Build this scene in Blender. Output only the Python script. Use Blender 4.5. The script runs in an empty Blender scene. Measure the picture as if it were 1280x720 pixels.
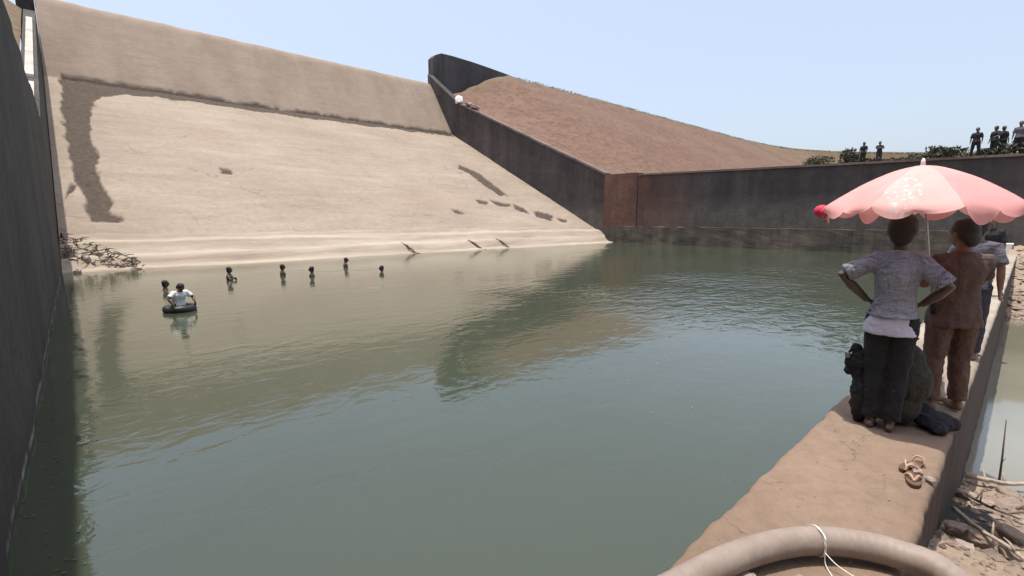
import bpy, bmesh, math, random
from mathutils import Vector, Matrix, noise
random.seed(7)
D = bpy.data; SC = bpy.context.scene; COL = SC.collection
R = math.radians

# ------------------------------------------------------------------ camera, sky, sun, exposure
cam_d = D.cameras.new('camera'); cam = D.objects.new('camera', cam_d); COL.objects.link(cam)
cam_d.sensor_width = 36; cam_d.lens = 36*590.6/1280
cam_d.clip_start = 0.05; cam_d.clip_end = 6000
_f = 590.6
v1 = Vector((648, -87, _f)).normalized(); v2 = Vector((-550, -87, _f)).normalized(); v3 = v1.cross(v2)
if v3.y > 0: v3 = -v3
rx = Vector((v1.x, v2.x, v3.x)); up = -Vector((v1.y, v2.y, v3.y)); fw = Vector((v1.z, v2.z, v3.z))
m3 = Matrix((rx, up, -fw)).transposed()
cam.matrix_world = m3.to_4x4()
SC.camera = cam

sun_dir = Vector((-0.055, 0.10, 0.99)).normalized()       # towards the sun
w = D.worlds.new('World'); SC.world = w; w.use_nodes = True
nt = w.node_tree; bg = nt.nodes['Background']
sky = nt.nodes.new('ShaderNodeTexSky'); sky.sky_type = 'NISHITA'; sky.sun_disc = False
sky.sun_elevation = math.asin(sun_dir.z); sky.sun_rotation = math.atan2(sun_dir.x, sun_dir.y)
sky.air_density = 1.0; sky.dust_density = 6; sky.ozone_density = 1.0; sky.altitude = 300
hz = nt.nodes.new('ShaderNodeMix'); hz.data_type = 'RGBA'; hz.inputs[0].default_value = .45      # thin even veil of haze over the whole sky
nt.links.new(sky.outputs[0], hz.inputs[6]); hz.inputs[7].default_value = (2.75, 3.05, 3.45, 1)
nt.links.new(hz.outputs[2], bg.inputs[0]); bg.inputs[1].default_value = 0.15
sd = D.lights.new('sun', 'SUN'); so = D.objects.new('sun', sd); COL.objects.link(so)
sd.energy = 2.7; sd.angle = R(0.6); sd.color = (1, 0.95, 0.87)
so.rotation_euler = (-sun_dir).to_track_quat('-Z', 'Y').to_euler(); so.location = (0, 0, 60)
SC.view_settings.view_transform = 'Standard'; SC.view_settings.look = 'None'
SC.view_settings.exposure = 0.85; SC.view_settings.gamma = 1

# ------------------------------------------------------------------ helpers
def link(name, me, mat=None, parent=None, smooth=False):
    o = D.objects.new(name, me); COL.objects.link(o)
    if mat is not None:
        for mm in (mat if isinstance(mat, (list, tuple)) else [mat]): me.materials.append(mm)
    if parent is not None: o.parent = parent
    if smooth:
        me.polygons.foreach_set('use_smooth', [True]*len(me.polygons))
    return o
def mesh(name, vs, fs, mat=None, parent=None, smooth=False):
    me = D.meshes.new(name); me.from_pydata([tuple(v) for v in vs], [], fs); me.update()
    return link(name, me, mat, parent, smooth)
def tag(o, label=None, cat=None, group=None, kind=None):
    if label: o['label'] = label
    if cat: o['category'] = cat
    if group: o['group'] = group
    if kind: o['kind'] = kind
    return o
def empty(name, loc=(0, 0, 0), rz=0, label=None, cat=None, group=None):
    o = D.objects.new(name, None); COL.objects.link(o); o.location = loc; o.rotation_euler = (0, 0, rz)
    o.empty_display_size = .1
    return tag(o, label, cat, group)
def attr(o, name, vals):
    a = o.data.attributes.new(name, 'FLOAT', 'POINT'); a.data.foreach_set('value', vals)
def fbm(p, s, o=4):
    return noise.fractal(Vector(p)*s, 1.0, 2.0, o)
def catmull(P, n=8):
    P = [Vector(p) for p in P]; out = []
    for i in range(len(P)-1):
        a = P[max(i-1, 0)]; b = P[i]; c = P[i+1]; d = P[min(i+2, len(P)-1)]
        for k in range(n):
            t = k/n
            out.append(.5*((2*b)+(c-a)*t+(2*a-5*b+4*c-d)*t*t+(3*b-a-3*c+d)*t*t*t))
    out.append(P[-1]); return out
class MB:
    def __init__(s): s.v = []; s.f = []
    def add(s, vs, fs):
        b = len(s.v); s.v += [Vector(v) for v in vs]; s.f += [tuple(i+b for i in f) for f in fs]; return s
    def box(s, lo, hi):
        x0, y0, z0 = lo; x1, y1, z1 = hi
        return s.add([(x0,y0,z0),(x1,y0,z0),(x1,y1,z0),(x0,y1,z0),(x0,y0,z1),(x1,y0,z1),(x1,y1,z1),(x0,y1,z1)],
                     [(0,3,2,1),(4,5,6,7),(0,1,5,4),(1,2,6,5),(2,3,7,6),(3,0,4,7)])
    def tube(s, pts, rad, seg=10, cap=True, flat=1.0):
        pts = [Vector(p) for p in pts]; n = len(pts)
        if not isinstance(rad, (list, tuple)): rad = [rad]*n
        t0 = (pts[1]-pts[0]).normalized()
        ref = Vector((0, 0, 1)) if abs(t0.z) < .9 else Vector((1, 0, 0))
        u = t0.cross(ref).normalized(); base = len(s.v); prev = t0
        for i, p in enumerate(pts):
            t = (pts[min(i+1, n-1)]-pts[max(i-1, 0)]).normalized()
            u = (u - t*u.dot(t)).normalized(); vv = t.cross(u)
            for k in range(seg):
                a = 2*math.pi*k/seg
                s.v.append(p+(u*math.cos(a)+vv*math.sin(a)*flat)*rad[i])
        for i in range(n-1):
            for k in range(seg):
                a = base+i*seg+k; b = base+i*seg+(k+1) % seg
                s.f.append((a, b, b+seg, a+seg))
        if cap:
            s.f.append(tuple(base+k for k in range(seg))[::-1]); s.f.append(tuple(base+(n-1)*seg+k for k in range(seg)))
        return s
    def limb(s, pts, rad, seg=12):     # tube with rounded ends
        pts = [Vector(p) for p in pts]; rad = list(rad)
        a = (pts[0]-pts[1]).normalized(); b = (pts[-1]-pts[-2]).normalized()
        P = [pts[0]+a*rad[0]*.95, pts[0]+a*rad[0]*.6]+pts+[pts[-1]+b*rad[-1]*.6, pts[-1]+b*rad[-1]*.95]
        Q = [rad[0]*.3, rad[0]*.8]+rad+[rad[-1]*.8, rad[-1]*.3]
        return s.tube(P, Q, seg)
    def rings(s, rs, seg=20, p=2.0, xf=None):   # rs: (cx,cy,cz,rx,ry)
        base = len(s.v)
        for cx, cy, cz, a, b in rs:
            for k in range(seg):
                t = 2*math.pi*k/seg; c = math.cos(t); d = math.sin(t)
                e = 2.0/p
                v = Vector((cx+a*math.copysign(abs(c)**e, c), cy+b*math.copysign(abs(d)**e, d), cz))
                s.v.append(xf@v if xf else v)
        n = len(rs)
        for i in range(n-1):
            for k in range(seg):
                a = base+i*seg+k; b = base+i*seg+(k+1) % seg
                s.f.append((a, b, b+seg, a+seg))
        s.f.append(tuple(base+k for k in range(seg))[::-1]); s.f.append(tuple(base+(n-1)*seg+k for k in range(seg)))
        return s
    def ball(s, c, r, seg=12, rg=8, xf=None):
        if not isinstance(r, (tuple, list)): r = (r, r, r)
        c = Vector(c); base = len(s.v)
        for i in range(1, rg):
            ph = math.pi*i/rg
            for k in range(seg):
                t = 2*math.pi*k/seg
                o = Vector((r[0]*math.sin(ph)*math.cos(t), r[1]*math.sin(ph)*math.sin(t), r[2]*math.cos(ph)))
                s.v.append(c+(xf@o if xf else o))
        o1 = Vector((0, 0, r[2])); o2 = -o1
        s.v += [c+(xf@o1 if xf else o1), c+(xf@o2 if xf else o2)]; T = base+(rg-1)*seg
        for i in range(rg-2):
            for k in range(seg):
                a = base+i*seg+k; b = base+i*seg+(k+1) % seg
                s.f.append((a, a+seg, b+seg, b))
        for k in range(seg):
            s.f.append((T, base+k, base+(k+1) % seg)); q = base+(rg-2)*seg
            s.f.append((T+1, q+(k+1) % seg, q+k))
        return s
    def build(s, name, mat, parent=None, smooth=False):
        return mesh(name, s.v, s.f, mat, parent, smooth)

# ------------------------------------------------------------------ materials
def nodes(name):
    m = D.materials.new(name); m.use_nodes = True; n = m.node_tree
    return m, n, n.nodes['Principled BSDF'], n.links
def N(n, typ, **kw):
    x = n.nodes.new(typ)
    for k, v in kw.items():
        if k.startswith('i_'): x.inputs[k[2:].replace('_', ' ')].default_value = v
        else: setattr(x, k, v)
    return x
def tex(n, scale, detail=6, rough=.6, stretch=(1, 1, 1), dist=0.0, off=(0, 0, 0)):
    tc = N(n, 'ShaderNodeTexCoord'); mp = N(n, 'ShaderNodeMapping'); mp.inputs['Scale'].default_value = stretch
    mp.inputs['Location'].default_value = off
    n.links.new(tc.outputs['Object'], mp.inputs[0])
    t = N(n, 'ShaderNodeTexNoise'); t.inputs['Scale'].default_value = scale; t.inputs['Detail'].default_value = detail
    t.inputs['Roughness'].default_value = rough; t.inputs['Distortion'].default_value = dist
    n.links.new(mp.outputs[0], t.inputs[0]); return t.outputs['Fac']
def ramp(n, fac, a, b, c0=(0, 0, 0), c1=(1, 1, 1)):
    r = N(n, 'ShaderNodeValToRGB'); r.color_ramp.elements[0].position = a; r.color_ramp.elements[1].position = b
    r.color_ramp.elements[0].color = (*c0, 1); r.color_ramp.elements[1].color = (*c1, 1)
    n.links.new(fac, r.inputs[0]); return r.outputs[0]
def mix(n, fac, a, b, mode='MIX'):
    x = N(n, 'ShaderNodeMix', data_type='RGBA', blend_type=mode)
    for sock, v in ((x.inputs[0], fac), (x.inputs[6], a), (x.inputs[7], b)):
        if isinstance(v, (int, float)): sock.default_value = v
        elif isinstance(v, tuple): sock.default_value = (*v[:3], 1)
        else: n.links.new(v, sock)
    return x.outputs[2]
def mth(n, op, a, b=None):
    x = N(n, 'ShaderNodeMath', operation=op)
    for i, v in enumerate((a, b)):
        if v is None: continue
        if isinstance(v, (int, float)): x.inputs[i].default_value = v
        else: n.links.new(v, x.inputs[i])
    return x.outputs[0]
def bump(n, h, strength, dist, nrm=None):
    b = N(n, 'ShaderNodeBump'); b.inputs['Strength'].default_value = strength; b.inputs['Distance'].default_value = dist
    n.links.new(h, b.inputs['Height'])
    if nrm is not None: n.links.new(nrm, b.inputs['Normal'])
    return b.outputs[0]
def simple(name, c, rough=.8, var=.25, scale=8, bmp=.3, bd=.01, metal=0):
    m, n, p, l = nodes(name)
    t = tex(n, scale); dark = tuple(x*(1-var) for x in c); lt = tuple(min(1, x*(1+var)) for x in c)
    l.new(ramp(n, t, .3, .7, dark, lt), p.inputs['Base Color'])
    p.inputs['Roughness'].default_value = rough; p.inputs['Metallic'].default_value = metal
    if bmp: l.new(bump(n, tex(n, scale*4), bmp, bd), p.inputs['Normal'])
    return m
def cracks(n, scale, width, warp=.5):
    tc = N(n, 'ShaderNodeTexCoord'); nz = N(n, 'ShaderNodeTexNoise'); nz.inputs['Scale'].default_value = scale*3; nz.inputs['Detail'].default_value = 6
    n.links.new(tc.outputs['Object'], nz.inputs[0])
    va = N(n, 'ShaderNodeVectorMath', operation='SCALE'); n.links.new(nz.outputs['Color'], va.inputs[0]); va.inputs['Scale'].default_value = warp/scale
    vb = N(n, 'ShaderNodeVectorMath', operation='ADD'); n.links.new(tc.outputs['Object'], vb.inputs[0]); n.links.new(va.outputs[0], vb.inputs[1])
    v = N(n, 'ShaderNodeTexVoronoi', feature='DISTANCE_TO_EDGE'); v.inputs['Scale'].default_value = scale; n.links.new(vb.outputs[0], v.inputs[0])
    return mth(n, 'MULTIPLY', mth(n, 'LESS_THAN', v.outputs['Distance'], width), ramp(n, tex(n, scale*1.3, 3, .5, (1, 1, 1), 0, (8, 8, 8)), .45, .6))
def concrete(name, c, big=.15, streak=None, dark=(.05, .045, .04), light=None, rough=.9, amount=.5, sv=(1, 1, .12), lo=.42, hi=.62, fine=3):
    m, n, p, l = nodes(name)
    a = ramp(n, tex(n, big, 5, .65), .35, .65, tuple(x*.72 for x in c), tuple(x*1.25 for x in c))
    b = ramp(n, tex(n, fine, 6, .7), .3, .7, (.75, .75, .75), (1.2, 1.2, 1.2))
    col = mix(n, .8, a, b, 'MULTIPLY')
    s = ramp(n, tex(n, .8, 6, .65, sv, .3), lo, hi)
    col = mix(n, mth(n, 'MULTIPLY', s, amount), col, dark)
    tcl = N(n, 'ShaderNodeTexCoord'); sl = N(n, 'ShaderNodeSeparateXYZ'); n.links.new(tcl.outputs['Object'], sl.inputs[0])
    ln = mth(n, 'LESS_THAN', mth(n, 'FRACT', mth(n, 'ADD', mth(n, 'MULTIPLY', sl.outputs['Z'], .62), mth(n, 'MULTIPLY', tex(n, .8), .05))), .035)
    lv = mth(n, 'LESS_THAN', mth(n, 'FRACT', mth(n, 'ADD', mth(n, 'MULTIPLY', sl.outputs['Y'], .21), mth(n, 'MULTIPLY', tex(n, 1.5), .01))), .010)
    col = mix(n, mth(n, 'MULTIPLY', mth(n, 'MAXIMUM', ln, lv), mth(n, 'MULTIPLY', ramp(n, tex(n, 1.1, 4, .6), .4, .6), .45)), col, dark)
    if light:
        s2 = ramp(n, tex(n, .5, 6, .7, sv, .2, (7, 3, 1)), .56, .72)
        col = mix(n, mth(n, 'MULTIPLY', s2, .6), col, light)
    l.new(col, p.inputs['Base Color']); p.inputs['Roughness'].default_value = rough
    p.inputs['Specular IOR Level'].default_value = .25
    l.new(bump(n, tex(n, fine*3, 8, .7), .5, .02, bump(n, tex(n, .9, 5, .6), .5, .12)), p.inputs['Normal'])
    return m

M = {}
M['wall_r'] = concrete('stained_grey_concrete', (.085, .070, .068), .12, amount=.65, dark=(.045, .038, .04), light=(.11, .095, .085))
m = M['wall_r']; n = m.node_tree; p = n.nodes['Principled BSDF']; old = p.inputs['Base Color'].links[0].from_socket
tc = N(n, 'ShaderNodeTexCoord'); sx = N(n, 'ShaderNodeSeparateXYZ'); n.links.new(tc.outputs['Object'], sx.inputs[0])
g = N(n, 'ShaderNodeMapRange'); n.links.new(mth(n, 'ADD', sx.outputs['Z'], mth(n, 'MULTIPLY', tex(n, 1.2, 6, .7, (1, .5, 1)), 1.6)), g.inputs[0]); g.inputs[1].default_value = 2.3; g.inputs[2].default_value = .9; g.interpolation_type = 'SMOOTHSTEP'
n.links.new(mix(n, mth(n, 'MULTIPLY', g.outputs[0], .75), old, mix(n, ramp(n, tex(n, 1.6, 6, .7, (1, 1, .4)), .35, .65), (.085, .075, .068), (.145, .128, .112))), p.inputs['Base Color'])
g = N(n, 'ShaderNodeMapRange'); n.links.new(mth(n, 'ADD', sx.outputs['Y'], mth(n, 'MULTIPLY', tex(n, .7, 6, .7), 4)), g.inputs[0]); g.inputs[1].default_value = 17; g.inputs[2].default_value = 22.5
gk = mth(n, 'MULTIPLY', g.outputs[0], mth(n, 'LESS_THAN', sx.outputs['Y'], 23))
old = p.inputs['Base Color'].links[0].from_socket
n.links.new(mix(n, mth(n, 'MULTIPLY', gk, .7), old, mix(n, ramp(n, tex(n, 1.1, 6, .7, (1, 1, .3)), .35, .65), (.085, .045, .035), (.18, .09, .065))), p.inputs['Base Color'])
M['wall_rust'] = concrete('reddish_concrete', (.16, .082, .062), .2, amount=.5, dark=(.08, .05, .045))
M['wall_l'] = None
M['headwall'] = concrete('dark_blackened_concrete', (.085, .08, .09), .15, amount=.6, dark=(.04, .045, .04))
M['coping'] = concrete('pale_coping_concrete', (.50, .44, .39), .6, amount=.25, dark=(.2, .17, .15))
M['rcoping'] = concrete('weathered_coping_concrete', (.17, .125, .11), .6, amount=.4, dark=(.12, .09, .08))
M['footing'] = concrete('wet_footing_concrete', (.13, .105, .085), .4, amount=.6, dark=(.04, .035, .028), light=(.24, .2, .16))

# near left wall: blackened, a salt line at the water
m, n, p, l = nodes('algae_black_concrete'); M['wall_l'] = m
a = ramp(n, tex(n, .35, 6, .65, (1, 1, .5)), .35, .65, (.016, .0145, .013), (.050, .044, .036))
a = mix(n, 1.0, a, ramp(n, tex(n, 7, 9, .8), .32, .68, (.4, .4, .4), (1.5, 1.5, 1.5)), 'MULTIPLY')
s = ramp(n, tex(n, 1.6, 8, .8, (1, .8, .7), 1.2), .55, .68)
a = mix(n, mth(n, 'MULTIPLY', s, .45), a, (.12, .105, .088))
tc = N(n, 'ShaderNodeTexCoord'); sx = N(n, 'ShaderNodeSeparateXYZ'); l.new(tc.outputs['Object'], sx.inputs[0])
wob = mth(n, 'MULTIPLY', mth(n, 'SUBTRACT', tex(n, 2.5, 6, .8, (1, 1, .3)), .5), .35)
zz = mth(n, 'ADD', sx.outputs['Z'], wob)
low = ramp(n, mth(n, 'MULTIPLY_ADD', zz, 1.0), 0, 1)
g = N(n, 'ShaderNodeMapRange'); l.new(zz, g.inputs[0]); g.inputs[1].default_value = -1.5; g.inputs[2].default_value = -1.85
a = mix(n, mth(n, 'MULTIPLY', g.outputs[0], .55), a, (.035, .022, .016))
g2 = N(n, 'ShaderNodeMapRange'); l.new(mth(n, 'ABSOLUTE', mth(n, 'ADD', sx.outputs['Z'], 1.84)), g2.inputs[0]); g2.inputs[1].default_value = .045; g2.inputs[2].default_value = .0
a = mix(n, mth(n, 'MULTIPLY', g2.outputs[0], ramp(n, tex(n, 3, 6, .7), .42, .6)), a, (.30, .28, .25))
l.new(a, p.inputs['Base Color']); p.inputs['Roughness'].default_value = .85
l.new(bump(n, tex(n, 7, 8, .75), .7, .03, bump(n, tex(n, 1.2, 5, .6, (1, 1, .5)), .6, .12)), p.inputs['Normal'])

# spillway slab: attributes 'stain' (dark exposed rubble), 'band' (silt apron), 'up' (steep crest face)
m, n, p, l = nodes('sunbaked_spillway_concrete'); M['spill'] = m
def A(nm):
    x = N(n, 'ShaderNodeAttribute', attribute_name=nm); return x.outputs['Fac']
base = ramp(n, tex(n, .16, 6, .62, (1, 1.3, 1)), .32, .68, (.27, .218, .172), (.325, .268, .215))
strat = ramp(n, tex(n, .9, 7, .7, (.22, 1.2, 1.2), .5), .35, .66, (.87, .86, .85), (1.07, 1.07, 1.07))
col = mix(n, .8, base, strat, 'MULTIPLY')
col = mix(n, .6, col, ramp(n, tex(n, 4, 8, .75), .3, .7, (.75, .74, .73), (1.2, 1.2, 1.2)), 'MULTIPLY')
run = ramp(n, tex(n, 1.3, 6, .7, (1, .12, .12), .3), .56, .72)
col = mix(n, mth(n, 'MULTIPLY', run, .22), col, (.20, .15, .115))
col = mix(n, mth(n, 'MULTIPLY', cracks(n, .22, .006), .4), col, (.10, .075, .055))
col = mix(n, A('up'), col, mix(n, ramp(n, tex(n, .5, 6, .7, (1, .3, .3)), .35, .65), (.245, .19, .148), (.295, .235, .185)))
bandc = mix(n, ramp(n, tex(n, .8, 6, .65, (.15, 1.6, 2.5), .4), .36, .62), (.27, .215, .165), (.39, .335, .27))
col = mix(n, A('band'), col, bandc)
col = mix(n, mth(n, 'MULTIPLY', A('soft'), .45), col, (.27, .19, .15))
col = mix(n, A('stain'), col, mix(n, ramp(n, tex(n, 5, 6, .7), .35, .65), (.055, .042, .033), (.095, .073, .057)))
l.new(col, p.inputs['Base Color']); p.inputs['Roughness'].default_value = .92; p.inputs['Specular IOR Level'].default_value = .2
l.new(bump(n, tex(n, 10, 8, .75), .5, .025, bump(n, tex(n, 1.1, 6, .65, (.6, 1, 1)), .45, .15)), p.inputs['Normal'])

# embankment of red-brown rubble
m, n, p, l = nodes('red_brown_rubble_slope'); M['emb'] = m
a = ramp(n, tex(n, .09, 6, .6), .35, .65, (.128, .066, .044), (.15, .088, .060))
vo = N(n, 'ShaderNodeTexVoronoi'); vo.inputs['Scale'].default_value = 2.2
tc = N(n, 'ShaderNodeTexCoord'); l.new(tc.outputs['Object'], vo.inputs[0])
bw = N(n, 'ShaderNodeRGBToBW'); l.new(vo.outputs['Color'], bw.inputs[0])
a = mix(n, .55, a, ramp(n, bw.outputs[0], .1, .9, (.6, .58, .56), (1.35, 1.33, 1.3)), 'MULTIPLY')
a = mix(n, mth(n, 'MULTIPLY', A('grass'), ramp(n, tex(n, 1.2, 6, .7), .35, .6)), a, (.13, .115, .06))
a = mix(n, mth(n, 'MULTIPLY', ramp(n, tex(n, .5, 6, .7, (.3, 1, 1), 0, (4, 2, 0)), .55, .7), .5), a, (.13, .085, .06))
l.new(a, p.inputs['Base Color']); p.inputs['Roughness'].default_value = .95
l.new(bump(n, vo.outputs['Distance'], .5, .12, bump(n, tex(n, 1.2, 6, .7), .4, .12)), p.inputs['Normal'])

# water
def water(name, c1, c2, amp, scale=1.0, rip=None):
    m, n, p, l = nodes(name)
    l.new(ramp(n, tex(n, .12, 4, .55), .35, .65, c1, c2), p.inputs['Base Color'])
    p.inputs['Roughness'].default_value = .06; p.inputs['IOR'].default_value = 1.65
    msk = ramp(n, tex(n, .16, 3, .5, (.7, 1, 1), .4, (3.1, 1.7, 0)), .62, .78)
    if rip:
        for (x, y, r) in rip:
            tc = N(n, 'ShaderNodeTexCoord'); vm = N(n, 'ShaderNodeVectorMath', operation='DISTANCE')
            l.new(tc.outputs['Object'], vm.inputs[0]); vm.inputs[1].default_value = (x, y, 0)
            g = N(n, 'ShaderNodeMapRange'); g.interpolation_type = 'SMOOTHSTEP'
            l.new(vm.outputs['Value'], g.inputs[0]); g.inputs[1].default_value = r; g.inputs[2].default_value = r*.35
            msk = mth(n, 'MAXIMUM', msk, g.outputs[0])
    w1 = tex(n, 1.7*scale, 3, .5, (1.0, 1.6, 1), .6)
    w2 = tex(n, 4.2*scale, 3, .55, (1, 1.35, 1), .8, (5, 1, 0))
    w3 = tex(n, .45*scale, 2, .5, (1, 1, 1), .3, (9, 1, 0))
    h = mth(n, 'MULTIPLY', mth(n, 'ADD', w1, mth(n, 'MULTIPLY', w2, .35)), mth(n, 'ADD', mth(n, 'MULTIPLY', msk, 1.0), .10))
    h = mth(n, 'ADD', h, mth(n, 'MULTIPLY', w3, .10))
    l.new(bump(n, h, 1.0, amp), p.inputs['Normal'])
    return m
M['water'] = water('murky_green_water', (.043, .053, .034), (.053, .064, .043), .07, 1.0,
                   [(1.6, 7.2, 2.4), (11, 5.0, 4.5), (15, 6.0, 4.5), (20, 5, 5), (8.5, 9.5, 2.5)])
M['pool'] = water('pale_muddy_water', (.12, .112, .07), (.24, .23, .19), .008)

m, n, p, l = nodes('dusty_tan_deck_concrete'); M['deck'] = m
a = ramp(n, tex(n, .8, 6, .65), .35, .65, (.165, .112, .078), (.215, .152, .108))
a = mix(n, .7, a, ramp(n, tex(n, 9, 8, .75), .3, .72, (.72, .70, .68), (1.2, 1.2, 1.2)), 'MULTIPLY')
a = mix(n, mth(n, 'MULTIPLY', ramp(n, tex(n, 2.2, 7, .7, (1, 1, 1), .5, (2, 0, 0)), .56, .68), .45), a, (.22, .14, .10))
a = mix(n, mth(n, 'MULTIPLY', ramp(n, tex(n, 30, 3, .6), .66, .72), .6), a, (.13, .09, .07))
tc = N(n, 'ShaderNodeTexCoord'); sx = N(n, 'ShaderNodeSeparateXYZ'); l.new(tc.outputs['Object'], sx.inputs[0])
a = mix(n, mth(n, 'MULTIPLY', cracks(n, 1.4, .006), .6), a, (.07, .05, .035))
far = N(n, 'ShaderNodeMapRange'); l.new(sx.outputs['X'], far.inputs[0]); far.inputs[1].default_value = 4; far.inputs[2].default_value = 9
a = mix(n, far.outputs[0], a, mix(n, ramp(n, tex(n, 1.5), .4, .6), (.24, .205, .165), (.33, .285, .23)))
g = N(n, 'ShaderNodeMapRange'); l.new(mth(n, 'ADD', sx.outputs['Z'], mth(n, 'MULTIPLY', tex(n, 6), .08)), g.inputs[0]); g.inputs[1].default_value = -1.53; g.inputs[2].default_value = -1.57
a = mix(n, mth(n, 'MULTIPLY', g.outputs[0], .9), a, (.032, .02, .017))  # sides below the top darkened: wet stain plus painted-in shade of the face
l.new(a, p.inputs['Base Color']); p.inputs['Roughness'].default_value = .9
l.new(bump(n, tex(n, 40, 6, .7), .5, .004, bump(n, tex(n, 5, 6, .7), .6, .02)), p.inputs['Normal'])

m, n, p, l = nodes('dry_brown_earth'); M['earth'] = m
a = ramp(n, tex(n, .5, 8, .7), .35, .65, (.20, .145, .105), (.34, .26, .195))
a = mix(n, .7, a, ramp(n, tex(n, 12, 8, .75), .3, .7, (.6, .6, .6), (1.3, 1.3, 1.3)), 'MULTIPLY')
l.new(a, p.inputs['Base Color']); p.inputs['Roughness'].default_value = .95
l.new(bump(n, tex(n, 14, 8, .75), .8, .03), p.inputs['Normal'])

M['stone'] = concrete('pale_brown_stone', (.30, .235, .19), 1.2, amount=.35, dark=(.13, .10, .08), fine=9, sv=(1, 1, 1))
M['pstone'] = concrete('pale_pinkish_stone', (.42, .33, .29), 1.2, amount=.25, dark=(.2, .15, .13), fine=9, sv=(1, 1, 1))
M['stick'] = simple('weathered_driftwood', (.12, .09, .065), .9, .4, 20)
M['pale_stick'] = simple('bleached_wood', (.36, .29, .23), .9, .3, 20)
M['leafd'] = simple('dusty_dark_leaves', (.055, .06, .035), .8, .5, 3, 0)
M['leafp'] = simple('dry_olive_leaves', (.10, .10, .05), .8, .5, 3, 0)
M['skin'] = simple('brown_skin', (.16, .085, .055), .55, .12, 14, .2, .002)
M['skind'] = simple('dark_wet_skin', (.075, .045, .032), .4, .15, 14, .2, .002)
M['hair'] = simple('black_hair', (.012, .010, .010), .5, .4, 60, .8, .01)
M['eye'] = simple('eye', (.5, .48, .45), .3, .1, 5, 0)
M['black'] = simple('black_cloth', (.010, .010, .014), .85, .3, 10, .4, .006)
M['rubber'] = simple('black_rubber', (.02, .019, .018), .5, .3, 10, .3, .003)
M['olive'] = simple('dark_olive_sackcloth', (.035, .032, .024), .9, .4, 25, .6, .006)
M['white'] = simple('white_cloth', (.75, .74, .70), .8, .08, 8, .4, .005)
M['paint'] = simple('white_paint', (.80, .78, .74), .6, .08, 8, .2, .003)
M['maroon'] = simple('maroon_cloth', (.095, .058, .046), .85, .25, 8, .4, .006)
M['bluegrey'] = simple('blue_grey_cloth', (.10, .09, .115), .85, .25, 8, .4, .006)
M['brown'] = simple('brown_trouser_cloth', (.11, .062, .048), .85, .25, 8, .4, .006)
M['denim'] = simple('dark_blue_cloth', (.03, .03, .045), .85, .3, 8, .4, .006)
M['greyc'] = simple('grey_cloth', (.12, .12, .125), .85, .25, 8, .4, .006)
M['hose'] = None
m, n, p, l = nodes('dusty_pinkish_hose_rubber'); M['hose'] = m
a = ramp(n, tex(n, 5, 7, .7), .3, .7, (.19, .145, .118), (.30, .24, .205))
a = mix(n, mth(n, 'MULTIPLY', ramp(n, tex(n, 3, 6, .7, (1, 1, 1), .5, (3, 0, 0)), .55, .68), .5), a, (.20, .15, .12))
l.new(a, p.inputs['Base Color']); p.inputs['Roughness'].default_value = .6
l.new(bump(n, tex(n, 40, 5, .7), .4, .003), p.inputs['Normal'])
# man's checked shirt
m, n, p, l = nodes('fine_check_shirt_cloth'); M['shirt'] = m
tc = N(n, 'ShaderNodeTexCoord'); sx = N(n, 'ShaderNodeSeparateXYZ'); l.new(tc.outputs['Object'], sx.inputs[0])
ck = None
for ax in ('X', 'Z'):
    s_ = mth(n, 'LESS_THAN', mth(n, 'FRACT', mth(n, 'MULTIPLY', sx.outputs[ax], 70)), .35)
    ck = s_ if ck is None else mth(n, 'MAXIMUM', ck, s_)
a = mix(n, ck, (.33, .32, .365), (.25, .24, .30))
a = mix(n, .5, a, ramp(n, tex(n, 6), .3, .7, (.8, .8, .8), (1.1, 1.1, 1.1)), 'MULTIPLY')
l.new(a, p.inputs['Base Color']); p.inputs['Roughness'].default_value = .85
l.new(bump(n, tex(n, 14, 5, .55, (.5, 1, 1.3), 1.2), 1, .04, bump(n, tex(n, 5, 5, .55, (1, 1, .5), 1.5, (2, 2, 2)), 1, .10)), p.inputs['Normal'])
for nm in ('maroon', 'bluegrey', 'brown', 'denim', 'black', 'white', 'olive'):     # creased cloth
    n = M[nm].node_tree; p = n.nodes['Principled BSDF']
    n.links.new(bump(n, tex(n, 16, 5, .55, (.6, 1, 1.3), 1.2), 1, .015, bump(n, tex(n, 5, 5, .55, (1, 1, .45), 1.5, (2, 2, 2)), 1, .045)), p.inputs['Normal'])
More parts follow.
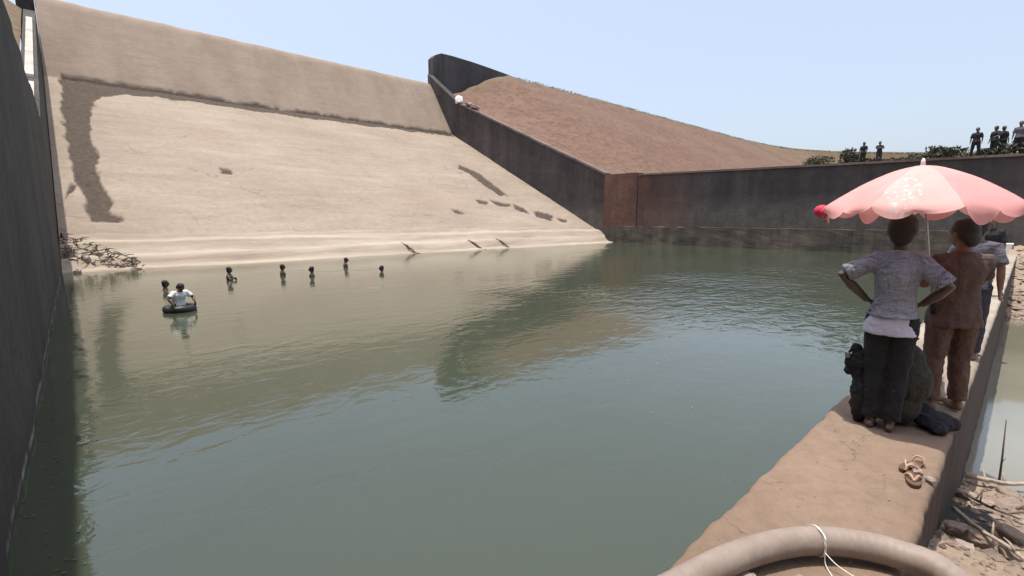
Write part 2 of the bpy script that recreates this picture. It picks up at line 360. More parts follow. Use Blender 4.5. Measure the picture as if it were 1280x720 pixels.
# umbrella cloth (thin, lets light through)
def thin(name, c, c2, emblem=False):
    m, n, p, l = nodes(name)
    a = ramp(n, tex(n, 3, 4, .6), .3, .7, c, c2)
    if emblem:   # faded printed flower: petals and two leaves on the front panel
        tc = N(n, 'ShaderNodeTexCoord'); vs = N(n, 'ShaderNodeVectorMath', operation='SUBTRACT'); l.new(tc.outputs['Object'], vs.inputs[0])
        vs.inputs[1].default_value = emblem
        sx = N(n, 'ShaderNodeSeparateXYZ'); l.new(vs.outputs[0], sx.inputs[0])
        Y, X = sx.outputs['Y'], sx.outputs['X']
        rad = mth(n, 'SQRT', mth(n, 'ADD', mth(n, 'MULTIPLY', Y, Y), mth(n, 'MULTIPLY', mth(n, 'MULTIPLY', X, X), .45)))
        ang = mth(n, 'ARCTAN2', X, Y)
        pet = mth(n, 'MULTIPLY', mth(n, 'ADD', mth(n, 'ABSOLUTE', mth(n, 'COSINE', mth(n, 'MULTIPLY', ang, 2.5))), .35), .085)
        k = mth(n, 'LESS_THAN', mth(n, 'ADD', rad, mth(n, 'MULTIPLY', tex(n, 25), .02)), pet)
        a = mix(n, mth(n, 'MULTIPLY', k, .45), a, (.62, .50, .46))
        sp_ = mth(n, 'MULTIPLY', mth(n, 'LESS_THAN', rad, .10), mth(n, 'GREATER_THAN', tex(n, 34, 2), .58))
        a = mix(n, mth(n, 'MULTIPLY', sp_, .4), a, (.90, .82, .76))
    l.new(a, p.inputs['Base Color']); p.inputs['Roughness'].default_value = .7
    tr = N(n, 'ShaderNodeBsdfTranslucent'); l.new(a, tr.inputs[0]); ms = N(n, 'ShaderNodeMixShader'); ms.inputs[0].default_value = .22
    out = n.nodes['Material Output']; l.new(p.outputs[0], ms.inputs[1]); l.new(tr.outputs[0], ms.inputs[2]); l.new(ms.outputs[0], out.inputs[0])
    l.new(bump(n, tex(n, 9, 4, .6), .4, .01), p.inputs['Normal'])
    return m
M['pink'] = thin('faded_pink_umbrella_cloth', (.70, .31, .30), (.79, .40, .38), False)
M['palepink'] = thin('sun_bleached_pink_umbrella_cloth', (.73, .37, .35), (.81, .47, .435), (-.44, .03, 0))
M['crimson'] = thin('crimson_umbrella_cloth', (.55, .03, .07), (.7, .06, .12))
M['metal'] = simple('dull_steel', (.45, .45, .46), .35, .1, 10, 0, 0, .9)

# ------------------------------------------------------------------ ground: one sheet out to the horizon
def lin(a, b, n): return [a+(b-a)*i/n for i in range(n)]
def hground(x, y):
    nz = fbm((x, y, 3), .35)*.25
    if -.9 < x < 33.0:
        if .5 < y < 54: return -3.0+nz*.4
        if y >= 54: return -2
        # downstream of the basin wall
        t = min(1, max(0, (x-19)/12))
        far = -3.05+t*1.75+fbm((x, y, 1), 1.4)*.16*min(1, t*4)
        near = -1.95-max(0, x-3.5)*.27+fbm((x, y, 9), 1.6)*.07+max(0, (2.8-x))*.10
        if x < 7.6: h = near
        elif x < 18: h = max(-3.4, near)
        else: h = far
        d = max(0, (-y-7)/6); return h+min(1, d)*2.6+nz*min(1, d)
    base = 2.92 + (nz*.3 if abs(x) < 200 else 0)
    if y > 24 and x > 33: return 2.6
    return base
xs = [-2500, -800, -250, -80, -30, -12, -5, -1.2, -1.0, -.5] + lin(0, 3, 12)+lin(3, 8, 80)+lin(8, 15, 18)+lin(15, 32.7, 70)+[32.7, 33.1, 34, 36, 40, 50, 70, 110, 200, 400, 900, 2500]
ys = [-2500, -800, -250, -90, -45, -25, -17, -13.5] + lin(-12, -3, 24)+lin(-3, .5, 50)+[.5, .6, 4, 10, 16, 22, 24, 30, 40, 53.9, 54.2, 60, 120, 300, 900, 2500]
vs = [(x, y, hground(x, y)) for y in ys for x in xs]; nx = len(xs)
fs = [(j*nx+i, j*nx+i+1, (j+1)*nx+i+1, (j+1)*nx+i) for j in range(len(ys)-1) for i in range(nx-1)]
tag(mesh('ground', vs, fs, M['earth'], smooth=True), kind='structure')

# ------------------------------------------------------------------ water
def sheet(name, x0, x1, y0, y1, z, mat):
    return tag(mesh(name, [(x0,y0,z),(x1,y0,z),(x1,y1,z),(x0,y1,z)], [(0,1,2,3)], mat), kind='structure')
sheet('basin_water', -.46, 32.51, .5, 24.6, -1.9, M['water'])
sheet('pool_water', -.5, 32.4, -12, .5, -2.9, M['pool'])

# ------------------------------------------------------------------ spillway slab
stain_polys = [
 [(.37,46.2),(1.46,46.6),(2.71,46.2),(3.56,46.0),(5.85,45.67),(11.12,45.5),(18.86,45.4),(32.4,45.5),(32.4,44.6),(25,44.3),(18.34,44.05),(10.83,43.9),(5.61,44.1),(3.75,43.6),(2.4,42.7),(1.75,41.26),(1.45,37.7),(1.15,35.24),(1.3,33.16),(1.12,30.78),(1.2,29.12),(1.5,27.98),(1.3,27.2),(1.62,26.75),(1.4,26.45),(.55,26.45),(.46,27.94),(.39,29.87),(.34,31.59),(.3,33.0),(.25,34.48),(.12,36.07),(.15,39.96)],
 [(-.1,29.2),(.23,29.9),(.34,29.55),(-.2,28.2)],
 [(26.9,36.3),(27.9,35.2),(27.86,33.19),(27.5,30.4),(26.62,30.35),(26.5,31.94),(26.64,34.18),(26.15,35.42)],
 [(26.82,29.11),(27.43,28.32),(27.02,27.45),(26.26,27.95)],
 [(28.4,28.08),(29.71,27.29),(28.5,26.2),(27.45,26.78)],
 [(19.9,28.1),(20.7,27.5),(20.5,27.1),(19.8,27.5)],
 [(23.3,29.5),(24.3,29.1),(23.9,28.6),(23.1,28.8)],
 [(24.8,29.5),(26.5,28.9),(26.2,28.5),(24.8,28.7)],
 [(29.6,26.9),(30.6,26.5),(30.3,26.0),(29.5,26.3)],
 [(6.6,32.4),(7.2,32.2),(7.0,31.6),(6.5,31.7)]]
soft_polys = [[(16.6,30.4),(18.5,31.2),(21.5,30.2),(22.5,28.0),(19.8,27.2),(17.0,27.5)], [(26,38.5),(28,38),(29.5,34),(28.5,29),(27,30),(25.5,35)],
              [(13,33.5),(15.5,33),(15.3,31.6),(13,32)], [(5.5,38.5),(8.5,38.3),(8,36.8),(5.8,37.2)], [(22,43.6),(30,44),(30,42.4),(23,42.6)]]
def pdist(poly, x, y):      # signed distance, negative inside
    ins = False; best = 1e9; n = len(poly)
    for i in range(n):
        x1, y1 = poly[i]; x2, y2 = poly[(i+1) % n]
        if (y1 > y) != (y2 > y) and x < (x2-x1)*(y-y1)/(y2-y1)+x1: ins = not ins
        dx, dy = x2-x1, y2-y1; t = max(0, min(1, ((x-x1)*dx+(y-y1)*dy)/(dx*dx+dy*dy+1e-9)))
        d = math.hypot(x-x1-t*dx, y-y1-t*dy); best = min(best, d)
    return -best if ins else best
sb = .496
def zslope(y): return -1.87+(y-22.9)*(9.39+1.87)/(45.28-22.9)
prof = [(20.5, -3.3), (21.6, -2.75)]
y = 22.3
steps = [(23.4, .10), (24.0, .10), (24.9, .14)]
while y < 45.2:
    z = zslope(y)
    if y < 25.2:      # silt apron with three shallow ledges
        t = (y-22.3)/2.9; z = -2.1+t*1.45
        z += .07*math.sin((y-22.3)*2*math.pi/.95)
    prof.append((y, z)); y += .11 if y < 26 else .17
prof += [(45.26, 9.335), (45.28, 9.35), (45.29, 9.365), (45.31, 9.395)]
for i in range(1, 40): yy = 45.31+3.8*i/40; prof.append((yy, 9.35+1.5*(yy-45.28)))
prof += [(49.2, 15.22), (49.45, 15.5), (49.8, 15.75), (50.3, 15.85), (51, 15.8), (51.8, 15.4), (53, 14), (54, 11), (54.5, -3)]
xs = []; x = -.44
while x < 32.55: xs.append(x); x += .055 if x < 3 else (.11 if x < 10 else .17)
xs.append(32.56)
vs = []; st = []; bd = []; upv = []; sf = []
bb = [(min(q[0] for q in P)-.5, max(q[0] for q in P)+.5, min(q[1] for q in P)-.5, max(q[1] for q in P)+.5) for P in stain_polys]
bb2 = [(min(q[0] for q in P)-1.5, max(q[0] for q in P)+1.5, min(q[1] for q in P)-1.5, max(q[1] for q in P)+1.5) for P in soft_polys]
for (y, z) in prof:
    for x in xs:
        s = 0.0; so_ = 0.0
        if 26 < y < 46.8:
            wx = x+noise.noise(Vector((x*1.7, y*.9, 1)))*.22+noise.noise(Vector((x*6, y*3, 5)))*.10; wy = y+noise.noise(Vector((x*.7, y*.7, 8)))*.3+noise.noise(Vector((x*2.6, y*2.6, 3)))*.16
            for P, b in zip(stain_polys, bb):
                if b[0] < wx < b[1] and b[2] < wy < b[3]:
                    d = pdist(P, wx, wy); s = max(s, min(1, max(0, .5-d/.10)))
            s *= min(1, max(0, (9.72+.10*noise.noise(Vector((x*1.5, 0, 3)))-z)/.08))
            for P, b in zip(soft_polys, bb2):
                if b[0] < wx < b[1] and b[2] < wy < b[3]:
                    d = pdist(P, wx, wy); so_ = max(so_, min(1, max(0, .4-d/1.4))*(.6+.4*noise.noise(Vector((x*2, y*2, 2)))))
        b_ = min(1, max(0, (25.25-y+noise.noise(Vector((x*.3, 0, 0)))*.25)/.3))
        u_ = min(1, max(0, (z-9.45)/.25)) if y > 45.25 else 0
        dz = fbm((x, y, 0), .5)*.05+noise.noise(Vector((x*2, y*2, 0)))*.012-s*.07+s*noise.noise(Vector((x*7, y*7, 0)))*.06
        if y < 25.3: dz += noise.noise(Vector((x*.35, y*1.2, 4)))*.07
        if y > 45.3: vs.append((x if x < 32.5 or y < 48.35 else 33.6, y, z+dz))
        else: vs.append((x, y, z+dz))
        st.append(s); bd.append(b_); upv.append(u_); sf.append(so_)
nx = len(xs)
fs = [(j*nx+i, j*nx+i+1, (j+1)*nx+i+1, (j+1)*nx+i) for j in range(len(prof)-1) for i in range(nx-1)]
sp = mesh('spillway', vs, fs, M['spill'], smooth=True)
for nm, v in (('stain', st), ('band', bd), ('up', upv), ('soft', sf)): attr(sp, nm, v)
tag(sp, 'broad sloping tan concrete spillway face with dark crumbled line near its crest', 'spillway')

# ------------------------------------------------------------------ walls as rough solid slabs in the YZ plane
def yz_wall(name, x0, x1, top, y0, y1, zb, mat, face, parent=None, step=.5, amp=.02):
    """solid wall between x0 and x1; top(y) gives its top; 'face' = -1/+1 is the side that gets relief"""
    ny = max(2, int((y1-y0)/step)); nz = 14; vs = []; fs = []
    for i in range(ny+1):
        y = y0+(y1-y0)*i/ny; zt = top(y)+fbm((0, y, x0), 1.1)*.03
        for k in range(nz+1):
            z = zb+(zt-zb)*k/nz; d = fbm((x0, y, z), .8)*amp
            vs.append(((x0 if face < 0 else x1)+d*face*.5, y, z))
    b = len(vs)
    for i in range(ny+1):
        y = y0+(y1-y0)*i/ny; zt = top(y)+fbm((0, y, x0), 1.1)*.03
        for k in range(nz+1):
            z = zb+(zt-zb)*k/nz; vs.append(((x1 if face < 0 else x0), y, z))
    q = nz+1
    for i in range(ny):
        for k in range(nz):
            a = i*q+k; fs.append((a, a+1, a+q+1, a+q)); fs.append((b+a, b+a+q, b+a+q+1, b+a+1))
        a = i*q+nz; fs.append((a, b+a, b+a+q, a+q))
        a = i*q; fs.append((a, a+q, b+a+q, b+a))
    for i, fl in ((0, 0), (ny, 1)):
        for k in range(nz):
            a = i*q+k; fs.append((a, b+a, b+a+1, a+1) if fl == 0 else (a, a+1, b+a+1, b+a))
    return mesh(name, vs, fs, mat, parent)
wt = lambda y: 3.6+(y-24)*.446
# right side
rw = empty('basin_side_wall', (32.5, 3, -3), 0, 'long dark grey retaining wall across the far right end of the basin', 'wall')
def ch(o, par):   # parent while keeping world coordinates
    o.parent = par; o.matrix_parent_inverse = Matrix.Translation(-Vector(par.location)); return o
def seg_tops(y): return 2.86+y*.021
ch(yz_wall('wall_face', 32.5, 33.3, lambda y: seg_tops(y)-.02, -22, 20.9, -3, M['wall_r'], -1), rw)
ch(yz_wall('corner_pier', 32.44, 33.3, lambda y: 3.52, 20.92, 24.0, -3, M['wall_rust'], -1), rw)['label'] = 'reddish brown end section at the wall corner'
for i in range(9):
    a0 = -22+i*4.76; a1 = a0+4.72; t0, t1 = seg_tops(a0), seg_tops(a1)
    ch(MB().add([(32.41,a0,t0-.03),(33.4,a0,t0-.03),(33.4,a1,t1-.03),(32.41,a1,t1-.03),(32.41,a0,t0+.09),(33.4,a0,t0+.09),(33.4,a1,t1+.09),(32.41,a1,t1+.09)],
       [(0,3,2,1),(4,5,6,7),(0,1,5,4),(1,2,6,5),(2,3,7,6),(3,0,4,7)]).build('coping_slab', M['rcoping']), rw)
def foot(x0, x1, y0, y1, z0, z1, mat, par):
    return ch(yz_wall('footing', x0, x1, lambda y: z1+fbm((0, y, 5), .8)*.06, y0, y1, z0, mat, -1, amp=.1), par)
foot(31.85, 32.47, .96, 23.4, -3, -.62, M['footing'], rw)
wg = empty('wing_wall', (32.5, 34, 3), 0, 'dark grey wing wall stepping down beside the right edge of the spillway', 'wall')
ch(yz_wall('wall_face', 32.53, 33.3, lambda y: wt(y)-.1 if y < 43.7 else 12.3+(y-43.7)*.72, 24.02, 50.0, -3, M['wall_r'], -1), wg)
for i in range(6):
    a0 = 24.05+i*3.28; a1 = a0+3.22
    ch(yz_wall('coping', 32.45, 33.4, lambda y: wt(y)+.08, a0, a1, 3.4, M['rcoping'], -1, step=.8), wg) if False else None
for i in range(6):     # coping slabs along the slope
    a0 = 24.05+i*3.28; a1 = a0+3.2; mb = MB()
    mb.add([(32.45,a0,wt(a0)-.1),(33.4,a0,wt(a0)-.1),(33.4,a1,wt(a1)-.1),(32.45,a1,wt(a1)-.1),
            (32.45,a0,wt(a0)+.09),(33.4,a0,wt(a0)+.09),(33.4,a1,wt(a1)+.09),(32.45,a1,wt(a1)+.09)],
           [(0,3,2,1),(4,5,6,7),(0,1,5,4),(1,2,6,5),(2,3,7,6),(3,0,4,7)])
    ch(mb.build('coping_slab', M['rcoping']), wg)
# head wall along the dam crest
hw = MB(); pts = [(32.2,15.0),(32.2,18.2),(32.6,18.6),(33.4,18.95),(35,19.0),(38,18.95),(41,18.8),(44.2,18.6),(45.2,18.2),(45.6,17.4),(45.6,3),(32.9,3),(32.9,15)]
nn = len(pts); pts = [(x*1.034, z*1.034) for x, z in pts]; hv = [(x, 50.0, z) for x, z in pts]+[(x, 51.0, z) for x, z in pts]
tag(mesh('head_wall', hv, [tuple(range(nn)), tuple(range(nn, 2*nn))[::-1]]+[(i, i+nn, (i+1) % nn+nn, (i+1) % nn) for i in range(nn)], M['headwall']),
    'tall blackened head wall standing above the wing wall at the dam crest', 'wall')
# left side
lw = empty('near_side_wall', (-.45, 10, -3), 0, 'blackened concrete wall rising beside the camera at the left edge', 'wall')
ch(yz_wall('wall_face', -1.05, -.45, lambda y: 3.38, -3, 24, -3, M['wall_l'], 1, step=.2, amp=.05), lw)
lg = empty('wing_wall', (-.45, 34, 3), 0, 'dark wing wall with sunlit coping climbing behind the near left wall', 'wall')
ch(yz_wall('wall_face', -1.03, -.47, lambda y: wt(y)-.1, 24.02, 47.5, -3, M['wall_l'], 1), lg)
for a0, a1 in ((24.1, 28.4), (29.6, 34.6), (34.65, 39.6), (39.65, 44.0)):
    mb = MB(); mb.add([(-.88,a0,wt(a0)-.11),(-.60,a0,wt(a0)-.11),(-.60,a1,wt(a1)-.11),(-.88,a1,wt(a1)-.11),
            (-.88,a0,wt(a0)+.02),(-.60,a0,wt(a0)+.02),(-.60,a1,wt(a1)+.02),(-.88,a1,wt(a1)+.02)],
           [(0,3,2,1),(4,5,6,7),(0,1,5,4),(1,2,6,5),(2,3,7,6),(3,0,4,7)])
    ch(mb.build('coping_slab', M['coping']), lg)
mb = MB(); mb.box((-1.4, 49.0, 3), (-.48, 50.6, 16.4)); ch(mb.build('end_pier', M['wall_l']), lg)

# ------------------------------------------------------------------ embankment (right) and its small twin (left)
crest = [(32.5,48.5,18.6),(118,48.3,18.6),(133,47.3,18.6),(145,45.3,18.6),(154,41.6,18.6),(163,37,18.6),(171,31,18.6),(182,22,18.6),(192,12,18.6),(205,-4,18.6)]
def crest_at(x):
    for (a, b) in zip(crest, crest[1:]):
        if x <= b[0]:
            t = (x-a[0])/(b[0]-a[0]); return (a[1]+(b[1]-a[1])*t, a[2]+(b[2]-a[2])*t)
    return crest[-1][1:]
ux = [33.35+.55*i for i in range(24)]+[46.5+1.2*i for i in range(30)]+[83+3*i for i in range(41)]
nv = 46; vs = []; gr = []
for x in ux:
    cy_, cz_ = crest_at(x); t_ = min(1, max(0, (x-33.35)/11.4)); t_ = t_*t_*(3-2*t_)
    toe = min(24.0, cy_-14)
    for k in range(nv):
        v = k/(nv-1); y = toe+(cy_-toe)*v
        zp = 3.45+(cz_-3.45)*v
        zw = wt(y)-.05
        z = zw+(zp-zw)*t_ if x < 60 else zp
        nz = fbm((x, y, 2), .5)*.22*min(1, (x-33.3)/1.5)+noise.noise(Vector((x*2.5, y*2.5, 0)))*.05
        vs.append((x, y, z+nz)); gr.append(min(1, max(0, (v-.9)*8))*.9+(.5*min(1, max(0, (x-100)/40)))+min(.7, max(0, (.12-v)*5)))
    vs.append((x, cy_+5, cz_+.05 if x > 45 else vs[-1][2])); gr.append(1)
    vs.append((x, cy_+30, 2)); gr.append(1)
q = nv+2
fs = [(i*q+k, (i+1)*q+k, (i+1)*q+k+1, i*q+k+1) for i in range(len(ux)-1) for k in range(q-1)]
e = mesh('embankment', vs, fs, M['emb'], smooth=True); attr(e, 'grass', gr); tag(e, kind='structure')
vs = []; gr = []
for i in range(12):
    x = -1.12-i*6
    for k in range(20):
        y = 24+24.5*k/19; vs.append((x, y, wt(y)-.35+(i > 0)*(4.2*k/19)+fbm((x, y, 2), .5)*.2)); gr.append(1)
fs = [(i*20+k, i*20+k+1, (i+1)*20+k+1, (i+1)*20+k) for i in range(11) for k in range(19)]
e = mesh('embankment', vs, fs, M['emb'], smooth=True); attr(e, 'grass', gr); tag(e, kind='structure')

# ------------------------------------------------------------------ basin wall we stand by (its top is the walkway)
vs = []; fs = []
X = []; x = -.44
while x < 31.8: X.append(x); x += .03 if x < 6 else (.1 if x < 12 else .4)
X.append(31.84)
prof_n = 30
for x in X:
    eL = .95+fbm((x, 0, 0), 2.5)*.02+noise.noise(Vector((x*9, 1, 0)))*.012
    eR = .21+fbm((x, 5, 0), 2.2)*.012+noise.noise(Vector((x*11, 4, 0)))*.008
    row = [(eL+.22, -3.0), (eL+.14, -2.0), (eL+.09, -1.85), (eL+.045, -1.70), (eL+.012, -1.60), (eL-.012, -1.562)]
    for k in range(1, prof_n):
        t = k/prof_n; yy = eL-.012+(eR+.01-eL+.012)*t
        row.append((yy, -1.55+fbm((x, yy, 0), 3)*.008))
    row += [(eR+.008, -1.562), (eR, -1.60), (eR-.004+fbm((x, 0, 3), 3)*.012, -1.8), (eR+fbm((x, 0, 7), 3)*.012, -2.1), (eR-.01, -3.0)]
    for yy, z in row: vs.append((x, yy, z))
q = len(row)
fs = [(i*q+k, (i+1)*q+k, (i+1)*q+k+1, i*q+k+1) for i in range(len(X)-1) for k in range(q-1)]
fs = [f[::-1] for f in fs]
tag(mesh('walkway_wall', vs, fs, M['deck'], smooth=True), 'narrow dusty tan concrete wall top running from the hose to the far retaining wall', 'wall')

# ------------------------------------------------------------------ stones, sticks and debris
_rock = []
for k in range(8):
    bm = bmesh.new(); bmesh.ops.create_icosphere(bm, subdivisions=3, radius=1)
    for v in bm.verts:
        c = v.co.copy(); d = 1+.35*noise.noise(c*1.1+Vector((k*7, 0, 0)))+.14*noise.noise(c*3+Vector((k*3, 0, 0)))
        v.co = c*d
        for ax in range(3): v.co[ax] = max(-.78, min(.78, v.co[ax]))     # broken flat faces
    me = D.meshes.new('rock'); bm.to_mesh(me); bm.free(); me.materials.append(M['stone'] if k % 2 else M['pstone']); _rock.append(me)
def rock(loc, size, k, label=None, rot=None, group=None, cat='rock', name='rock'):
    o = D.objects.new(name, _rock[k % 8]); COL.objects.link(o); o.location = loc
    o.scale = size if isinstance(size, tuple) else (size, size*.8, size*.6)
    o.rotation_euler = rot or (random.uniform(-.3, .3), random.uniform(-.3, .3), random.uniform(0, 6))
    return tag(o, label, cat, group)
rocks = [
 ((7.25, 0.13, -2.948), (0.1, 0.07, 0.09), 0, 'pale rounded rock touching the dark wall at the pool edge'),
 ((7.35, -0.03, -2.974), (0.17, 0.1, 0.06), 1, 'long low brown rock between the pool and the pale rounded rock'),
 ((7.7, -0.22, -3.069), (0.14, 0.1, 0.07), 3, 'dark lumpy rock at the pool edge by the right frame'),
 ((6.9, -0.16, -2.853), (0.12, 0.1, 0.06), 5, 'small brown rock just in front of the dark lumpy rock'),
 ((5.97, 0.12, -2.602), (0.13, 0.07, 0.06), 2, 'pale angular rock leaning against the wall above the dark mud'),
 ((5.75, 0.02, -2.542), (0.11, 0.06, 0.06), 4, 'pale pinkish rock in the middle of the rubble'),
 ((6.15, -0.14, -2.651), (0.2, 0.1, 0.07), 1, 'broad flat brown slab of rock in the rubble'),
 ((4.4, 0.12, -2.178), (0.08, 0.05, 0.05), 6, 'small pale rock close beside the wall below the dark mud'),
 ((4.3, -0.01, -2.151), (0.1, 0.06, 0.05), 7, 'brown wedge rock below the long branch'),
 ((4.15, -0.16, -2.111), (0.11, 0.07, 0.06), 3, 'brown blocky rock at the bottom right corner'),
 ((3.9, 0.06, -2.043), (0.07, 0.06, 0.04), 0, 'pale flat rock just above the hose end'),
 ((4.8, -0.17, -2.286), (0.12, 0.07, 0.06), 5, 'rough brown rock above the right end of the long branch'),
 ((5.45, -0.21, -2.462), (0.14, 0.08, 0.06), 4, 'pale rock at right in front of the broad flat slab')]
for loc, s, k, lb in rocks: rock(loc, s, k, lb, group='rocks at the foot of the walkway wall')
mb = MB(); rnd = random.Random(3)
def pebble(mb, c, r):
    vs = []
    for d in ((1,0,0),(-1,0,0),(0,1,0),(0,-1,0),(0,0,1),(0,0,-1)):
        vs.append(Vector(c)+Vector(d)*r*rnd.uniform(.6, 1.2)*(.6 if d[2] else 1))
    mb.add(vs, [(0,2,4),(2,1,4),(1,3,4),(3,0,4),(2,0,5),(1,2,5),(3,1,5),(0,3,5)])
for i in range(2600):
    x = rnd.uniform(1.5, 7.4); y = rnd.uniform(-1.6, .2); r = rnd.choice((.008, .012, .016, .028, .04))*rnd.uniform(.7, 1.3)
    pebble(mb, (x, y, hground(x, y)+r*.3), r)
for i in range(2200):
    x = rnd.uniform(19.5, 32.2); y = rnd.uniform(-5, .2); r = rnd.uniform(.03, .14)
    pebble(mb, (x, y, hground(x, y)+r*.2), r)
tag(mb.build('gravel', M['stone']), kind='stuff')
mb = MB()
for i in range(260):
    x = rnd.uniform(1.3, 6.5)+rnd.uniform(0, 1)**3*6; y = rnd.uniform(.24, .92); r = rnd.uniform(.003, .009)
    pebble(mb, (x, y, -1.548), r)
tag(mb.build('grit', M['stone']), 'loose grit and crumbs scattered on the walkway', 'grit', kind='stuff')

def branch(pts, r0, r1, mat, label, group=None, tw=4):
    P = catmull(pts, 5); n = len(P); t = empty('branch', P[0], 0, label, 'branch', group)
    b = MB().tube([q-P[0]+Vector((noise.noise(q*9), noise.noise(q*9+Vector((5,0,0))), 0))*r0*.8 for q in P], [r0+(r1-r0)*i/(n-1) for i in range(n)], 8)
    b.build('stem', mat, t, True)
    for k in range(tw):
        i = rnd.randrange(2, n-2); q = P[i]-P[0]; d = Vector((rnd.uniform(-1, 1), rnd.uniform(-1, 1), rnd.uniform(.1, .9))).normalized()*rnd.uniform(.08, .2)
        MB().tube([q, q+d*.6, q+d+Vector((0, 0, -.02))], [r1*.8, r1*.6, r1*.3], 6).build('twig', mat, t, True)
    return t
branch([(6.95,.17,-2.80),(6.95,.03,-2.78),(7.1,-.12,-2.82),(7.2,-.28,-2.80)], .030, .018, M['pale_stick'], 'bleached branch lying over rocks nearest the pool', tw=3)
branch([(4.75,.16,-2.20),(4.45,.05,-2.13),(4.2,-.08,-2.06),(3.95,-.20,-2.0)], .018, .010, M['pale_stick'], 'long bleached branch slanting from the wall to the bottom right corner', tw=3)
branch([(5.6,.12,-2.42),(5.4,0,-2.38),(5.3,-.2,-2.36)], .014, .008, M['stick'], 'dark twiggy branch across the middle rocks', tw=5)
st_ = empty('stick', (7.36, -.08, -3.0), 0, 'thin dark stick standing upright in the small pool', 'stick')
MB().tube([(0, 0, 0), (.0, .006, .35), (.0, .022, .80)], [.012, .009, .005], 6).build('shaft', M['stick'], st_, True)
MB().tube([(.012, .004, .3), (.02, -.02, .36)], [.004, .002], 5).build('twig', M['stick'], st_, True)

# wet mud between the rocks, shade of the hollow painted into its dark colour
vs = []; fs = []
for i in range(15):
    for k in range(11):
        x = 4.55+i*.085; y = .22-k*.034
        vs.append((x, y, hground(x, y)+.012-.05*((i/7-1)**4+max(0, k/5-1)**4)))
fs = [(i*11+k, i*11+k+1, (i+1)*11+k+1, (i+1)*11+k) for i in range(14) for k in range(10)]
M['mud'] = simple('shaded_wet_mud', (.022, .021, .018), .75, .3, 9, .6, .01)
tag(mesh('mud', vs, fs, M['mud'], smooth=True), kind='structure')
# driftwood and rubble heap against the left wall foot
def zsp(x, y): return -2.1+(y-22.3)/2.9*1.45 if y < 25.2 else zslope(y)
tag(MB().build('x', M['stick']), kind='stuff') if False else None
mb = MB(); rnd = random.Random(11)
for i in range(150):
    u = rnd.random()**1.3; x = -.35+u*2.2; y = 24.3-u*1.5+rnd.uniform(-.8, .9)*(1-.5*u); z = max(-1.92, zsp(x, y))+.03
    a = rnd.uniform(0, 6.28); L = rnd.uniform(.10, .42); e_ = rnd.uniform(-.4, .5)
    d = Vector((math.cos(a)*math.cos(e_), math.sin(a)*math.cos(e_), math.sin(e_)))*L
    mb.tube([(x, y, z), Vector((x, y, z))+d*.5+Vector((0, 0, .03)), Vector((x, y, z))+d], [.024, .018, .01], 5)
tag(mb.build('driftwood_heap', M['stick']), 'heap of dark broken branches washed against the left wall foot', 'driftwood', kind='stuff')
heap = [((-.28,24.7,-.62),.15,'bright pale stone topmost of the heap by the left wall'), ((-.2,24.0,-1.05),.16,'pale stone halfway down the heap against the wall'),
        ((.25,23.4,-1.5),.17,'pale block standing in the driftwood heap'), ((.62,23.7,-1.33),.14,'rounded stone behind the driftwood heap'),
        ((-.05,22.5,-1.85),.15,'pale stone at the waterline beside the left wall'), ((1.2,22.9,-1.72),.12,'last stone at the right tip of the driftwood heap')]
for i, (loc, s, lb) in enumerate(heap): rock(loc, (s, s*.8, s*.9), 2*i, lb, group='stones in the driftwood heap')
# three sticks poking out where the apron meets the water
for (x, y, lb) in ((13.6,22.75,'leftmost of three short branches stuck in the silt at the far waterline'),(18.3,22.75,'middle one of three short branches stuck in silt at the far waterline'),(20.6,22.8,'rightmost of three short branches stuck in silt at the far waterline')):
    branch([(x-.25,y+.9,zsp(x, y+.9)+.05),(x-.05,y+.45,zsp(x, y+.45)+.10),(x+.1,y,-1.86),(x+.25,y-.25,-1.9)], .07, .03, M['stick'], lb, 'branches in the far silt', tw=2)

# ------------------------------------------------------------------ plants
def leafmass(mb, c, r, n, sz, rnd, flat=.8):
    for i in range(n):
        d = Vector((rnd.gauss(0, 1), rnd.gauss(0, 1), rnd.gauss(0, 1))).normalized()*rnd.random()**.4
        p = Vector(c)+Vector((d.x*r[0], d.y*r[1], d.z*r[2]))
        p += Vector((noise.noise(p*1.5), noise.noise(p*1.5+Vector((9,0,0))), noise.noise(p*1.5+Vector((0,9,0)))))*r[2]*.5
        a = Vector((rnd.gauss(0, 1), rnd.gauss(0, 1), rnd.gauss(0, 1))).normalized(); b = a.cross(Vector((rnd.gauss(0, 1), 1, .3))).normalized()
        s = sz*rnd.uniform(.5, 1.3); mb.add([p-a*s, p+b*s*.45, p+a*s, p-b*s*.45], [(0, 1, 2, 3)])
def shrub(loc, r, label, group, n=400, sz=.12, mat='leafd', name='shrub', seed=0):
    rnd = random.Random(seed); t = empty(name, loc, 0, label, 'shrub', group); mb = MB(); b2 = MB()
    for k in range(5):
        a = rnd.uniform(0, 6.28); q = Vector((math.cos(a)*r[0]*.5, math.sin(a)*r[1]*.5, r[2]*rnd.uniform(.7, 1.4)))
        leafmass(mb, q, (r[0]*.55, r[1]*.55, r[2]*.6), n//5, sz, rnd)
        b2.tube([(0, 0, -.1), q*.5+Vector((0, 0, .05)), q], [.03, .02, .008], 5)
    mb.build('foliage', M[mat], t); b2.build('stem', M['stick'], t)
    return t
